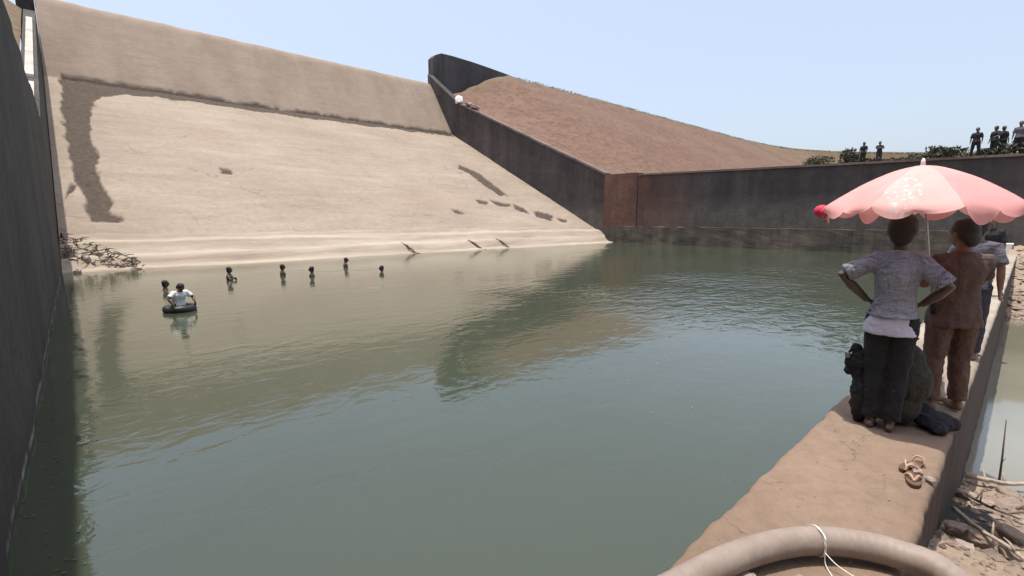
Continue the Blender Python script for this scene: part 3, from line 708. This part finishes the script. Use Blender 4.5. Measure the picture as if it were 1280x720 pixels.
sh = [(34.2,9.2,.9,.75,'dusty shrub at the left end of the row on the far wall'), (35,7.7,.8,1.0,'taller shrub just left of the two standing people on the far wall'),
      (34.6,7.0,.8,.5,'low shrub between the two people left of the umbrella'), (34.6,5.6,1.0,.45,'low wide shrub right of the two people on the far wall'),
      (34.4,4.0,1.0,.75,'dark shrub on the far wall just above the umbrella top'), (34.6,3.2,.8,.7,'dark shrub right of the umbrella top'),
      (34.8,2.3,.7,.5,'low shrub below the pale-shirted person on the far wall'), (34.6,1.3,.8,.7,'shrub at the feet of the close pair on the far wall'), (34.6,.2,.9,.8,'shrub at the right frame edge on the far wall')]
for i, (x, y, r_, hh, lb) in enumerate(sh): shrub((x, y, 2.95), (r_, r_, hh*.6), lb, 'shrubs along the top of the far wall', 520, .11, 'leafd' if i % 3 else 'leafp', seed=i)
for i, (y, hh, lb) in enumerate(((6.0, .35, 'small weed on the near wall top out of reach'), (8.2, .45, 'leafy weed on the near wall top beside the taller weed'), (9.6, .6, 'tall leafy weed on the near wall top'), (10.9, .4, 'weed hanging at the far end of the near wall top'))):
    shrub((-.62, y, 3.3), (.3, .5, hh*.6), lb, 'weeds on the near wall top', 260, .07, 'leafd', 'weed', seed=20+i)
mb = MB(); rnd = random.Random(5)     # scrub along the dam crest: one uncountable fringe
for i in range(9000):
    x = 45+rnd.random()**1.0*215; cy_, cz_ = crest_at(x); y = cy_+rnd.uniform(-1.2, .8)
    h = rnd.uniform(.03, .15)*(1+1.0*max(0, noise.noise(Vector((x*.3, 0, 0)))))*(1+max(0, (x-120)/80)); z = cz_-(.35 if y < cy_ else 0)
    a = rnd.uniform(0, 3.14); wv = Vector((math.cos(a), math.sin(a), 0))*h*.5
    p = Vector((x, y, z)); mb.add([p-wv, p+wv, p+Vector((rnd.uniform(-.1, .1), 0, h))], [(0, 1, 2)])
tag(mb.build('crest_scrub', M['leafp']), 'thin dry grass fringe along the embankment crest', 'grass', kind='stuff')

rnd = random.Random(9); mb = MB()
for i in range(110):
    y = rnd.uniform(3.2, 9.5); x = -.45+abs(rnd.gauss(0, .13))+.12*(noise.noise(Vector((0, y*1.5, 0)))+.5); a = rnd.uniform(0, 6.3); q = rnd.uniform(.006, .016)
    u_ = Vector((math.cos(a), math.sin(a), 0))*q; v_ = Vector((-math.sin(a), math.cos(a), 0))*q*.5; p_ = Vector((x, y, -1.893+rnd.uniform(0, .004)))
    mb.add([p_-u_, p_+v_, p_+u_+Vector((0, 0, .004)), p_-v_], [(0, 1, 2, 3)])
tag(mb.build('floating_leaves', M['leafd']), 'small dark leaves floating along the foot of the near wall', 'leaves', kind='stuff')
mb = MB()
for i in range(70):
    x = rnd.uniform(1, 20); y = rnd.uniform(1.2, 14); q = rnd.uniform(.004, .012); a = rnd.uniform(0, 6.3)
    u_ = Vector((math.cos(a), math.sin(a), 0))*q; v_ = Vector((-math.sin(a), math.cos(a), 0))*q*.7; p_ = Vector((x, y, -1.893))
    mb.add([p_-u_, p_+v_, p_+u_, p_-v_, p_+Vector((0, 0, q*.5))], [(0, 1, 4), (1, 2, 4), (2, 3, 4), (3, 0, 4)])
tag(mb.build('floating_specks', M['pstone']), 'tiny pale foam and litter specks drifting on the basin water', 'litter', kind='stuff')
# ------------------------------------------------------------------ people
def xform(head_c, yaw, pitch):
    return Matrix.Rotation(yaw, 3, 'Z')@Matrix.Rotation(pitch, 3, 'X')
def remesh(o, vox, sm=4):
    m = o.modifiers.new('remesh', 'REMESH'); m.mode = 'VOXEL'; m.voxel_size = vox; m.use_smooth_shade = True
    s = o.modifiers.new('smooth', 'SMOOTH'); s.factor = .5; s.iterations = sm
def hand(mb, wrist, d, side, curl=.6, nrm=None):
    """palm and five unequal bent fingers, d = direction of the palm"""
    d = Vector(d).normalized(); nrm = Vector(nrm).normalized() if nrm else d.cross(Vector((0, 0, 1))).normalized()
    nrm = (nrm-d*nrm.dot(d)).normalized(); s = d.cross(nrm)*side; w0 = Vector(wrist)
    for k in range(4): mb.limb([w0+s*(k-1.5)*.012, w0+d*.045+s*(k-1.5)*.017, w0+d*.08+s*(k-1.5)*.019], [.015, .0135, .011], 8)
    for k, L in enumerate((.062, .072, .068, .052)):
        p = w0+d*.082+s*(k-1.5)*.0215; q = p+d*L*.45+nrm*L*.12*curl; r = q+d*L*.30*(1-curl*.5)+nrm*L*.35*curl; e = r+d*L*.12*(1-curl)+nrm*L*.3*curl
        mb.limb([p, q, r, e], [.0095, .0085, .008, .007], 8)
    p = w0+d*.025-s*.026; q = p-s*.022+d*.028+nrm*.008; mb.limb([w0+d*.012-s*.012, p, q, q+d*.028+nrm*.012-s*.004], [.014, .012, .010, .008], 8)
def person(loc, face, label, J={}, shirt='greyc', trous='black', skin='skin', vox=.010, H=1.57, wide=1.0, sleeve=.9, group=None,
           headturn=(0, 0), shirt_hem=.80, fat=1.0, legs=True, hairlen=.0, fine=True, bare=False, cat='person', cloth=None):
    k = H/1.57
    j = dict(hip=.83, neck=(0, -.01, 1.335), head=(0, .015, 1.462), shl=(-.160, -.01, 1.255), shr=(.160, -.01, 1.255),
             ell=(-.22, -.02, 1.03), elr=(.22, -.02, 1.03), wrl=(-.23, .05, .80), wrr=(.23, .05, .80),
             hpl=(-.085, 0, .83), hpr=(.085, 0, .83), knl=(-.095, .02, .45), knr=(.095, .02, .45), anl=(-.10, -.01, .08), anr=(.10, -.01, .08),
             hdl=(0, .3, -1), hdr=(0, .3, -1), lean=0.0, pelvis=(0, 0, .88), waist=(0, 0, 1.0), chest=(0, 0, 1.2), toe=(0, 1, 0))
    j.update(J); V = {a: (Vector(b) if isinstance(b, tuple) else b) for a, b in j.items()}
    for a in V:
        if isinstance(V[a], Vector): V[a] = Vector((V[a].x*wide, V[a].y, V[a].z))
    root = empty('person', loc, 0, label, cat, group); root.rotation_euler = (0, 0, math.atan2(face[1], face[0])-math.pi/2); root.scale = (k, k, k)
    b = MB()
    pe, wa, chs, ne = V['pelvis'], V['waist'], V['chest'], V['neck']
    def torso(mb, g, top=True, hem=None):
        rs = []
        if hem is not None: rs += [(pe.x+(pe.x-wa.x)*.6, pe.y, hem, .165*wide*fat+g*1.6, .125*fat+g*1.6), (pe.x, pe.y, pe.z-.01 if hem < pe.z-.03 else hem+.02, .155*wide*fat+g, .115*fat+g)]
        else: rs += [(pe.x, pe.y, pe.z-.09, .10*wide, .085), (pe.x, pe.y, pe.z-.03, .15*wide*fat, .105*fat), (pe.x, pe.y, pe.z+.03, .148*wide*fat, .105*fat)]
        rs += [(wa.x, wa.y, wa.z, .128*wide*fat+g, .092*fat+g), ((wa.x+chs.x)/2, (wa.y+chs.y)/2, (wa.z+chs.z)/2, .142*wide*fat+g, .102*fat+g), (chs.x, chs.y, chs.z, .162*wide*fat+g, .112*fat+g),
               (ne.x*.6+chs.x*.4, ne.y*.6+chs.y*.4-.0, ne.z-.075, .122*wide+g, .086+g), (ne.x, ne.y, ne.z-.035, .072*wide+g, .06+g), (ne.x, ne.y, ne.z-.005, .052+g, .052+g)]
        mb.rings(rs, 24, 2.3)
    torso(b, 0)
    hc = V['head']; hx = xform(hc, headturn[0], headturn[1])
    b.ball(hc+hx@Vector((0, -.008, .02)), (.074, .093, .095), 18, 12, hx); b.ball(hc+hx@Vector((0, .025, -.045)), (.054, .062, .062), 14, 10, hx)
    b.limb([ne+Vector((0, -.005, -.05)), ne*.5+hc*.5+Vector((0, -.01, -.02)), hc+hx@Vector((0, -.012, -.03))], [.056, .050, .050], 14)
    b.limb([hc+hx@Vector((0, .086, .018)), hc+hx@Vector((0, .103, -.018))], [.009, .015], 8)            # nose
    b.limb([hc+hx@Vector((-.02, .082, -.052)), hc+hx@Vector((.02, .082, -.052))], [.008, .008], 8)       # lips
    b.limb([hc+hx@Vector((-.045, .074, .035)), hc+hx@Vector((.045, .074, .035))], [.010, .010], 8)      # brow
    for s in (-1, 1): b.ball(hc+hx@Vector((s*.077, -.008, -.005)), (.012, .021, .032), 10, 8, hx)       # ears
    for s, a, e_, w_, hd in ((-1, 'shl', 'ell', 'wrl', 'hdl'), (1, 'shr', 'elr', 'wrr', 'hdr')):
        b.limb([V[a]*.75+chs*.25, V[a], V[a]*.5+V[e_]*.5, V[e_], V[e_]*.6+V[w_]*.4, V[w_]], [.058, .052, .043, .036, .037, .024], 12)
        hand(b, V[w_], V[hd], s, nrm=V.get('hn'))
    if legs:
        for s, h_, kn, an in ((-1, 'hpl', 'knl', 'anl'), (1, 'hpr', 'knr', 'anr')):
            mid = V[kn]*.65+V[an]*.35
            b.limb([V[h_], V[h_]*.5+V[kn]*.5, V[kn], mid+Vector((0, -.02, 0)), V[an]], [.082, .070, .052, .050, .033], 14)
            A_ = V[an]; td = V['toe'].normalized(); f0 = Vector((A_.x, A_.y, A_.z-.045))
            b.limb([A_, f0-td*.02], [.034, .032], 10); b.limb([f0-td*.035, f0+td*.06, f0+td*.135], [.030, .034, .026], 10)
            if fine:
                sd = td.cross(Vector((0, 0, 1)))
                for q in range(5): b.limb([f0+td*.14+sd*(q-2)*.015, f0+td*(.168-.006*abs(q-1))+sd*(q-2)*.017-Vector((0, 0, .006))], [.011, .008], 6)
    o = b.build('body', M[skin], root); remesh(o, vox, 3)
    if not bare:
        c = MB(); torso(c, .014, hem=shirt_hem)
        for a, e_ in (('shl', 'ell'), ('shr', 'elr')):
            q = V[a]*(1-sleeve)+V[e_]*sleeve
            c.limb([V[a]*.6+chs*.4+Vector((0, 0, .02)), V[a], V[a]*.5+q*.5], [.07, .068, .062], 12); c.tube([V[a]*.5+q*.5, q], [.062, .068], 14)
        c = c.build('shirt', M[shirt], root); remesh(c, max(.010, vox), 4)
        tx = D.textures.new('folds', 'CLOUDS'); tx.noise_scale = .09
        dm = c.modifiers.new('folds', 'DISPLACE'); dm.texture = tx; dm.strength = .022; dm.mid_level = .5
    if legs and trous:
        t = MB(); t.rings([(pe.x, pe.y, pe.z-.12, .145*wide*fat, .115*fat), (pe.x, pe.y, pe.z-.04, .165*wide*fat, .122*fat), (pe.x, pe.y, pe.z+.04, .152*wide*fat, .112*fat), (wa.x*.5+pe.x*.5, wa.y*.5+pe.y*.5, pe.z+.08, .142*wide*fat, .106*fat)], 22, 2.2)
        for h_, kn, an in (('hpl', 'knl', 'anl'), ('hpr', 'knr', 'anr')):
            t.limb([V[h_], V[h_]*.5+V[kn]*.5, V[kn]], [.098*fat, .088*fat, .074*fat], 14); t.tube([V[kn], V[kn]*.5+V[an]*.5, V[an]+Vector((0, 0, .01))], [.073*fat, .068*fat, .062*fat], 14)
        t = t.build('trousers', M[trous], root); remesh(t, max(.010, vox), 4)
        tx = D.textures.new('folds', 'CLOUDS'); tx.noise_scale = .07
        dm = t.modifiers.new('folds', 'DISPLACE'); dm.texture = tx; dm.strength = .022; dm.mid_level = .5
    hm = MB(); hm.ball(hc+hx@Vector((0, -.022, .036)), (.085, .094, .092), 20, 14, hx)
    for s in (-1, 1): hm.ball(hc+hx@Vector((s*.05, -.045, -.005)), (.032, .045, .05), 10, 8, hx)
    hm.ball(hc+hx@Vector((0, -.062, -.035)), (.070, .044, .075), 14, 10, hx)
    for i in range(26 if fine else 0):
        rr = random.Random(i); a = rr.uniform(0, 6.28); u = rr.uniform(.2, 1)
        v = Vector((math.sin(a)*.078*math.sqrt(1-u*u*.8), math.cos(a)*.086*math.sqrt(1-u*u*.8)-.02, .04+.085*u*.9)); hm.limb([hc+hx@v, hc+hx@(v*1.0+v.normalized()*.008)], [.010, .005], 6)
    hm = hm.build('hair', M['hair'], root); remesh(hm, max(.008, vox*.8), 2)
    if fine:
        for s in (-1, 1):
            eb = MB().ball(hc+hx@Vector((s*.030, .074, .018)), (.012, .009, .008), 8, 6, hx); eb.build('eye', M['eye'], root, True)
    return root


m1 = person((4.29, .60, -1.55), (1, .12), 'man seen from behind in a pale checked shirt and black trousers, hands on hips',
    dict(shl=(-.145, 0, 1.250), shr=(.150, 0, 1.245), ell=(-.405, -.055, 1.135), elr=(.355, -.05, 1.09), wrl=(-.205, .03, .955), wrr=(.20, .03, .955),
         hdl=(.9, .35, -.35), hdr=(-.9, .35, -.35), hn=(0, 0, -1), knl=(-.075, .02, .45), knr=(.08, .02, .45), anl=(-.075, -.01, .07), anr=(.07, -.01, .07), hpl=(-.08, 0, .83), hpr=(.08, 0, .83)),
    shirt='shirt', trous='black', skin='skind', vox=.0085, H=1.57, wide=.79, sleeve=.90, shirt_hem=.86, fat=1.0, headturn=(0, -.12))
vh = MB(); vh.rings([(-.006, 0, .725, .158, .142), (-.012, 0, .80, .146, .134), (0, 0, .88, .128, .118), (0, 0, .91, .120, .11)], 24, 2.3)
vh = vh.build('shirt_tail', D.materials['white_cloth'] and simple('pale_lavender_cloth', (.50, .49, .60), .85, .1, 8, .5, .01), m1, True); vh['label'] = 'paler crumpled shirt tail hanging out'
remesh(vh, .009, 3); tx = D.textures.new('folds', 'CLOUDS'); tx.noise_scale = .06; dm = vh.modifiers.new('folds', 'DISPLACE'); dm.texture = tx; dm.strength = .016; dm.mid_level = .5
m2 = person((5.10, .33, -1.55), (.9, .7), 'man in maroon top and brown trousers half hidden under the pink umbrella',
    dict(elr=(.24, .10, 1.08), wrr=(.12, .30, 1.12), hdr=(-.5, .6, .5), ell=(-.22, .06, 1.05), wrl=(-.05, .26, 1.03), hdl=(.6, .6, .2)),
    shirt='maroon', trous='brown', vox=.011, H=1.53, wide=1.0, sleeve=.75, shirt_hem=.72, headturn=(.2, -.2))
m3 = person((7.2, .36, -1.55), (1, -.2), 'man in blue-grey shirt and dark trousers standing behind the umbrella holder',
    dict(elr=(.23, -.03, 1.05)), shirt='bluegrey', trous='denim', vox=.012, H=1.56, sleeve=.9, fat=.95, wide=.95)
m4 = person((13.5, .50, -1.55), (-1, .2), 'distant thin man in dark clothes walking on the far part of the walkway',
    dict(knl=(-.09, .10, .46), anl=(-.09, .12, .10), knr=(.09, -.02, .45), anr=(.09, -.16, .09)), shirt='black', trous='greyc', vox=.016, H=1.6, wide=.9, fine=False)

# five people standing on the ground above the far wall
far = [((34.0, 6.95, 3.05), (-1, .3), 'dark standing person, left one of the two to the left of the umbrella top', 'greyc', 'black', 1.3, {}),
       ((34.0, 6.20, 3.05), (-1, -.4), 'dark person with arms folded, right one of the two left of the umbrella top', 'black', 'denim', 1.25, dict(ell=(-.22, .1, 1.08), elr=(.22, .1, 1.08), wrl=(.05, .2, 1.12), wrr=(-.05, .2, 1.14))),
       ((34.2, 2.28, 3.05), (-1, .1), 'lone dark person with legs apart above the umbrella\'s right side', 'greyc', 'black', 1.5, dict(anl=(-.16, 0, .08), anr=(.16, 0, .08), knl=(-.13, 0, .45), knr=(.13, 0, .45))),
       ((34.3, 1.62, 3.05), (-.8, .6), 'heavier dark-clothed person, left one of the close pair on the far wall', 'denim', 'black', 1.5, dict(ell=(-.25, .05, 1.05), wrl=(-.1, .2, 1.0))),
       ((34.6, 1.35, 3.05), (-.8, -.6), 'dark-clothed person with elbow bent, right one of the close pair', 'black', 'black', 1.5, dict(elr=(.33, 0, 1.1), wrr=(.2, .15, 1.2))),
       ((34.2, .78, 3.05), (-1, .2), 'person in blue-grey shirt standing rightmost on the far wall at the frame edge', 'bluegrey', 'black', 1.6, {})]
for loc, fc, lb, sh_, tr_, H_, J_ in far:
    person(loc, fc, lb, J_, 'black' if sh_ != 'bluegrey' else sh_, tr_, 'skind', .022, H_, fine=False, group='people standing above the far wall')
# waders
wade = [((1.66, 15.5), .26, (1, -.2), 'dark wader just behind the white-shirted person in the tub', {}),
        ((3.45, 16.8), .40, (.9, -.5), 'largest wader in the row, standing right of the white-shirted person', dict(elr=(.28, .10, 1.10), wrr=(.24, .26, 1.2))),
        ((5.05, 16.9), .37, (1, -.25), 'left one of the two waders close together mid row', {}),
        ((5.65, 15.9), .33, (-1, .3), 'right one of the two waders close together mid row', {}),
        ((7.75, 18.1), .38, (1, -.4), 'wader farthest out near the spillway, fifth from the left', dict(head=(0, .05, 1.45))),
        ((8.0, 15.6), .22, (-1, .5), 'smallest wader with only the head above water, rightmost of the row', {})]
for (x, y), out, fc, lb, J_ in wade:
    person((x, y, -1.9+out-1.30), fc, lb, J_, H=1.30, skin='skind', shirt='black', trous='black', vox=.02, fine=False, bare=True, group='people wading in the basin')
# person in white in a black tub
tb = empty('inner_tube', (1.46, 11.75, -1.9), 0, 'black inner tube floating under the white-shirted person', 'inner tube')
b = MB(); P = [(math.cos(a)*.27, math.sin(a)*.27, .06+.015*math.sin(a*3)) for a in [2*math.pi*i/40 for i in range(41)]]
b.tube(P, .095, 12, cap=False); b.build('tube', M['rubber'], tb, True)
b = MB().tube([(.34, -.05, .09), (.38, -.05, .10)], .012, 8); b.build('valve', M['metal'], tb, True)
tubman = person((1.46, 11.75, -2.42), (.35, -1), 'person in a white shirt leaning over a black inner tube with both arms spread',
       dict(head=(0, .13, 1.26), neck=(0, .07, 1.17), chest=(0, .035, 1.06), waist=(0, -.02, .93), pelvis=(0, -.04, .84),
            shl=(-.17, .06, 1.13), shr=(.17, .06, 1.13), ell=(-.30, .12, .98), elr=(.30, .10, 1.0), wrl=(-.27, .24, .88), wrr=(.27, .22, .87),
            hpl=(-.09, -.02, .80), hpr=(.09, -.02, .80), knl=(-.12, .02, .55), knr=(.12, .02, .55), anl=(-.12, -.05, .3), anr=(.12, -.05, .3)),
       shirt='white', trous='black', skin='skind', vox=.012, sleeve=.7, headturn=(0, -.7), fine=False, wide=.95, H=1.57*.8)
tb.scale = (.82, .82, .82)

# ------------------------------------------------------------------ umbrella
UC = Vector((4.62, .575, .385))
um = empty('umbrella', tuple(UC-Vector((0, 0, 0))), 0, 'faded pink parasol with scalloped edge held over the two men', 'umbrella')
Ru, Hu, NP = .60, .30, 8
off = R(22.5)+R(6)
def canz(t): return -Hu*(t**1.6)
def rim(ang, t):
    u = ((ang-off)/(2*math.pi/NP)) % 1.0
    sag = math.sin(math.pi*u)
    return Ru*t*(1-.075*sag*t), sag
rb = random.Random(2); amps = [rb.uniform(.035, .085) for _ in range(NP)]
for pnl in range(NP):
    vs = []; fs = []; NA = 24; NR = 14
    for i in range(NA+1):
        a = off+2*math.pi/NP*(pnl+i/NA)
        u = i/NA
        for k in range(NR+1):
            t = k/NR; r = Ru*t*(1-.07*math.sin(math.pi*u)*t); z = canz(t)-.026*math.sin(math.pi*u)*t*t+.004*noise.noise(Vector((r*9*math.cos(a), r*9*math.sin(a), pnl)))
            vs.append((r*math.cos(a), r*math.sin(a), z))
        # hanging scalloped valance, slightly flared and wavy
        r0 = Ru*(1-.07*math.sin(math.pi*u))
        uu = (u*2) % 1.0 if u < 1 else 0; drop = .012+(amps[pnl]+.02 if u < .5 else amps[pnl]*.6)*math.sin(math.pi*uu)**.7
        fl = .012*math.sin(u*math.pi*3+pnl*2)
        for t in (.5, 1.0):
            rr = r0+fl*t+.010*t; vs.append((rr*math.cos(a), rr*math.sin(a), canz(1)-.026*math.sin(math.pi*u)-drop*t))
    q = NR+3
    fs = [(i*q+k, i*q+k+1, (i+1)*q+k+1, (i+1)*q+k) for i in range(NA) for k in range(q-1)]
    o = mesh('canopy_panel', vs, fs, M['palepink'] if pnl in (3, 6) else M['pink'], um, True)
MB().tube([(0, 0, -.02), (0, 0, .035), (0, 0, .05)], [.016, .012, .004], 8).build('finial', M['paint'], um, True)
pole_end = Vector((.33, -.12, -1.05))
MB().tube([(0, 0, -.0), pole_end], .009, 8).build('pole', M['metal'], um, True)
MB().tube([pole_end*.97, pole_end*1.08], .017, 8).build('handle', M['black'], um, True)
for k in range(NP):
    a = off+2*math.pi/NP*k
    MB().tube([(Ru*t*math.cos(a)*.99, Ru*t*math.sin(a)*.99, canz(t)-.008) for t in (.02, .2, .4, .6, .8, .985)], .003, 5).build('rib', M['metal'], um)
    MB().tube([pole_end*.33, (Ru*.5*math.cos(a), Ru*.5*math.sin(a), canz(.5)-.012)], .0025, 5).build('strut', M['metal'], um)
# crimson gathered cloth tied at the left rib tip
b = MB()
for i, (y, x, z, r) in enumerate(((.60,-.05,-.325,.052),(.55,-.13,-.335,.036),(.60,-.02,-.35,.036),(.50,-.22,-.325,.03),(.45,-.28,-.335,.026))):
    b.ball((x, y, z), (r, r*1.2, r), 12, 8)
b = b.build('tied_cloth', M['crimson'], um); remesh(b, .008, 2); b['label'] = 'crimson cloth gathered on the left rim'

# ------------------------------------------------------------------ things on the walkway
def blob(name, label, cat, loc, parts, mat, vox=.01, disp=.02, rz=0):
    t = empty(name, loc, rz, label, cat); b = MB()
    for c, r in parts: b.ball(c, r, 16, 12)
    o = b.build('body', M[mat], t); remesh(o, vox, 3)
    tx = D.textures.new('folds', 'CLOUDS'); tx.noise_scale = .06; dm = o.modifiers.new('folds', 'DISPLACE'); dm.texture = tx; dm.strength = disp; dm.mid_level = .5
    return t
sk = blob('sack', 'bulging dark olive sack standing right of the front man\'s legs', 'sack', (4.52, .545, -1.55),
     [((0, 0, .16), (.15, .15, .18)), ((0, -.03, .34), (.16, .17, .20)), ((0, -.02, .50), (.12, .12, .13))], 'olive', .01, .008)
MB().tube([(0, -.02, .58), (0, -.02, .63), (.01, -.03, .68)], [.04, .028, .06], 12).build('neck', M['olive'], sk, True)
MB().tube([(math.cos(a)*.036, -.02+math.sin(a)*.036, .625) for a in [i*.52 for i in range(14)]], .007, 6).build('cord', M['pale_stick'], sk, True)
bg_ = blob('bag', 'small black bag with straps propped at the water side of the man', 'bag', (4.32, .775, -1.55),
     [((0, -.04, .20), (.08, .07, .21)), ((0, -.01, .44), (.06, .06, .13)), ((-.02, .035, .46), (.05, .05, .06)), ((.01, .02, .56), (.04, .035, .045)), ((-.03, .05, .40), (.04, .03, .04))], 'black', .008, .035)
MB().tube(catmull([(-.05, .03, .40), (-.06, .06, .47), (-.04, .05, .55), (0, .02, .58)], 5), .010, 6).build('strap', M['black'], bg_, True)
MB().box((-.075, .045, .50), (-.06, .075, .54)).build('buckle', M['metal'], bg_)
ps = blob('cloth_bundle', 'pale crumpled cloth bundle on the walkway behind the sack', 'bundle', (5.35, .44, -1.55),
     [((0, 0, .13), (.11, .10, .15)), ((.03, -.05, .06), (.08, .07, .07)), ((0, .04, .18), (.05, .05, .06))], 'white', .012, .03)
M['palecloth'] = simple('pale_dusty_cloth', (.42, .36, .32), .9, .25, 12, .6, .01)
ps.children[0].data.materials[0] = M['palecloth']
blob('bag', 'flat dark bag lying between the front man\'s feet and the brown trousers', 'bag', (4.62, .33, -1.55),
     [((0, 0, .05), (.17, .13, .055)), ((.1, .08, .07), (.08, .07, .08)), ((-.14, -.04, .035), (.08, .06, .04)), ((.02, -.1, .04), (.07, .05, .05))], 'black', .01, .03)
# sandals
M['sole'] = simple('worn_brown_sandal_sole', (.10, .055, .035), .8, .3, 20, .3, .003)
M['strapm'] = simple('tan_leather_strap', (.40, .27, .19), .7, .3, 20, .3, .003)
def sandal(loc, rz, label, up=(0, 0)):
    t = empty('sandal', loc, rz, label, 'sandal', 'sandals on the walkway'); t.rotation_euler = (up[0], up[1], rz)
    out = []
    for i in range(24):
        a = 2*math.pi*i/24; y = math.sin(a)*.12; wd = .036+.010*math.sin(a); out.append((math.cos(a)*wd, y))
    n = len(out); vs = [(x, y, 0) for x, y in out]+[(x, y, .018) for x, y in out]
    mesh('sole', vs, [tuple(range(n))[::-1], tuple(range(n, 2*n))]+[(i, (i+1) % n, (i+1) % n+n, i+n) for i in range(n)], M['sole'], t)
    for s in (-1, 1): MB().tube(catmull([(0, .07, .018), (s*.02, .045, .045), (s*.038, .0, .016)], 5), .006, 6, flat=1.6).build('strap', M['strapm'], t, True)
    MB().tube(catmull([(-.034, -.06, .018), (-.02, -.075, .05), (.02, -.075, .05), (.034, -.06, .018)], 5), .006, 6).build('strap', M['strapm'], t, True)
    return t
sandal((3.72, .335, -1.545), 1.25, 'dark worn sandal lying flat, farther one of the pair')
sandal((3.55, .31, -1.545), 1.75, 'brown sandal nearer the hose with its strap up')
rock((3.63, .30, -1.525), (.035, .03, .025), 2, 'small pale stone between the two sandals', cat='stone', name='stone')
rock((3.58, .235, -1.53), (.03, .022, .018), 0, 'tiny pale stone at the wall edge beside the sandals', cat='stone', name='stone')
rock((1.98, .66, -1.535), (.05, .035, .03), 2, 'pinkish stone chip under the hose, left one', cat='stone', name='stone')
rock((2.12, .50, -1.535), (.045, .03, .025), 4, 'pinkish stone chip under the hose, right one', cat='stone', name='stone')
mb_ = empty('marker_block', (30.8, .62, -1.55), 0, 'small white painted block at the far end of the walkway', 'block')
MB().box((-.3, -.2, 0), (.3, .2, .38)).build('block', M['paint'], mb_); MB().box((-.34, -.24, .38), (.34, .24, .44)).build('cap', M['paint'], mb_)
rock((43.6-11.0+.2, 44.3, 12.95), (.5, .5, .55), 0, 'bright white boulder where the wing wall meets the head wall', cat='boulder', name='boulder').data = _rock[0].copy()
for i, (y, z) in enumerate(((42.6, 12.25), (41.6, 11.8))): rock((32.95, y, z), (.45, .6, .25), i+3, ('left' if i == 0 else 'right')+' pale low stone on the wing wall top below the white boulder', cat='stone', name='stone')
D.objects['boulder'].data.materials[0] = M['paint']

# ------------------------------------------------------------------ hose and string
hp = [(.45,1.30,-2.05),(.8,1.15,-1.92),(1.15,.98,-1.62),(1.42,.86,-1.475),(1.70,.80,-1.475),(1.94,.74,-1.475),(2.15,.66,-1.475),(2.34,.55,-1.475),(2.48,.40,-1.475),(2.55,.24,-1.475),(2.55,.08,-1.48),(2.45,-.12,-1.58),(2.3,-.4,-1.8),(2.1,-.8,-2.02)]
P = catmull(hp, 26); Lc = 0; rad = []
for i, q in enumerate(P):
    if i: Lc += (P[i]-P[i-1]).length
    rad.append(.061+.0006*math.sin(Lc*2*math.pi/.035))
ho = empty('suction_hose', P[0], 0, 'thick dusty pinkish suction hose arching over the walkway in the foreground', 'hose')
MB().tube([q-P[0] for q in P], rad, 28).build('hose_body', M['hose'], ho, True)
b = MB(); 
i0 = min(range(len(P)), key=lambda i: (P[i]-Vector((2.38, .515, -1.46))).length); c = P[i0]; tdir = (P[i0+1]-P[i0-1]).normalized(); u = tdir.cross(Vector((0, 0, 1))).normalized(); vv = u.cross(tdir)
ro = empty('string', c, 0, 'thin white string tied round the hose with its ends hanging down', 'string')
for dd in (0, .006): b.tube([(u*math.cos(a)+vv*math.sin(a))*.0655+tdir*(dd+.002*math.sin(a)) for a in [2*math.pi*i/24 for i in range(25)]], .0016, 6, cap=False)
b.build('loop', M['paint'], ro, True)
inn = -u if (-u).dot(Vector((-1, -.9, 0))) > 0 else u
s0 = inn*.067+Vector((0, 0, -.01)); 
MB().tube(catmull([vv*.066, inn*.06+vv*.06, s0, s0+Vector((0, 0, -.06))+inn*.03, s0+Vector((-.16, -.16, -.075))], 6), .0022, 6).build('hanging_end', M['paint'], ro, True)
MB().tube(catmull([s0, s0+Vector((-.01, -.06, -.03)), s0+Vector((.0, -.16, -.055)), s0+Vector((.02, -.27, -.07))], 6), .0022, 6).build('trailing_end', M['paint'], ro, True)
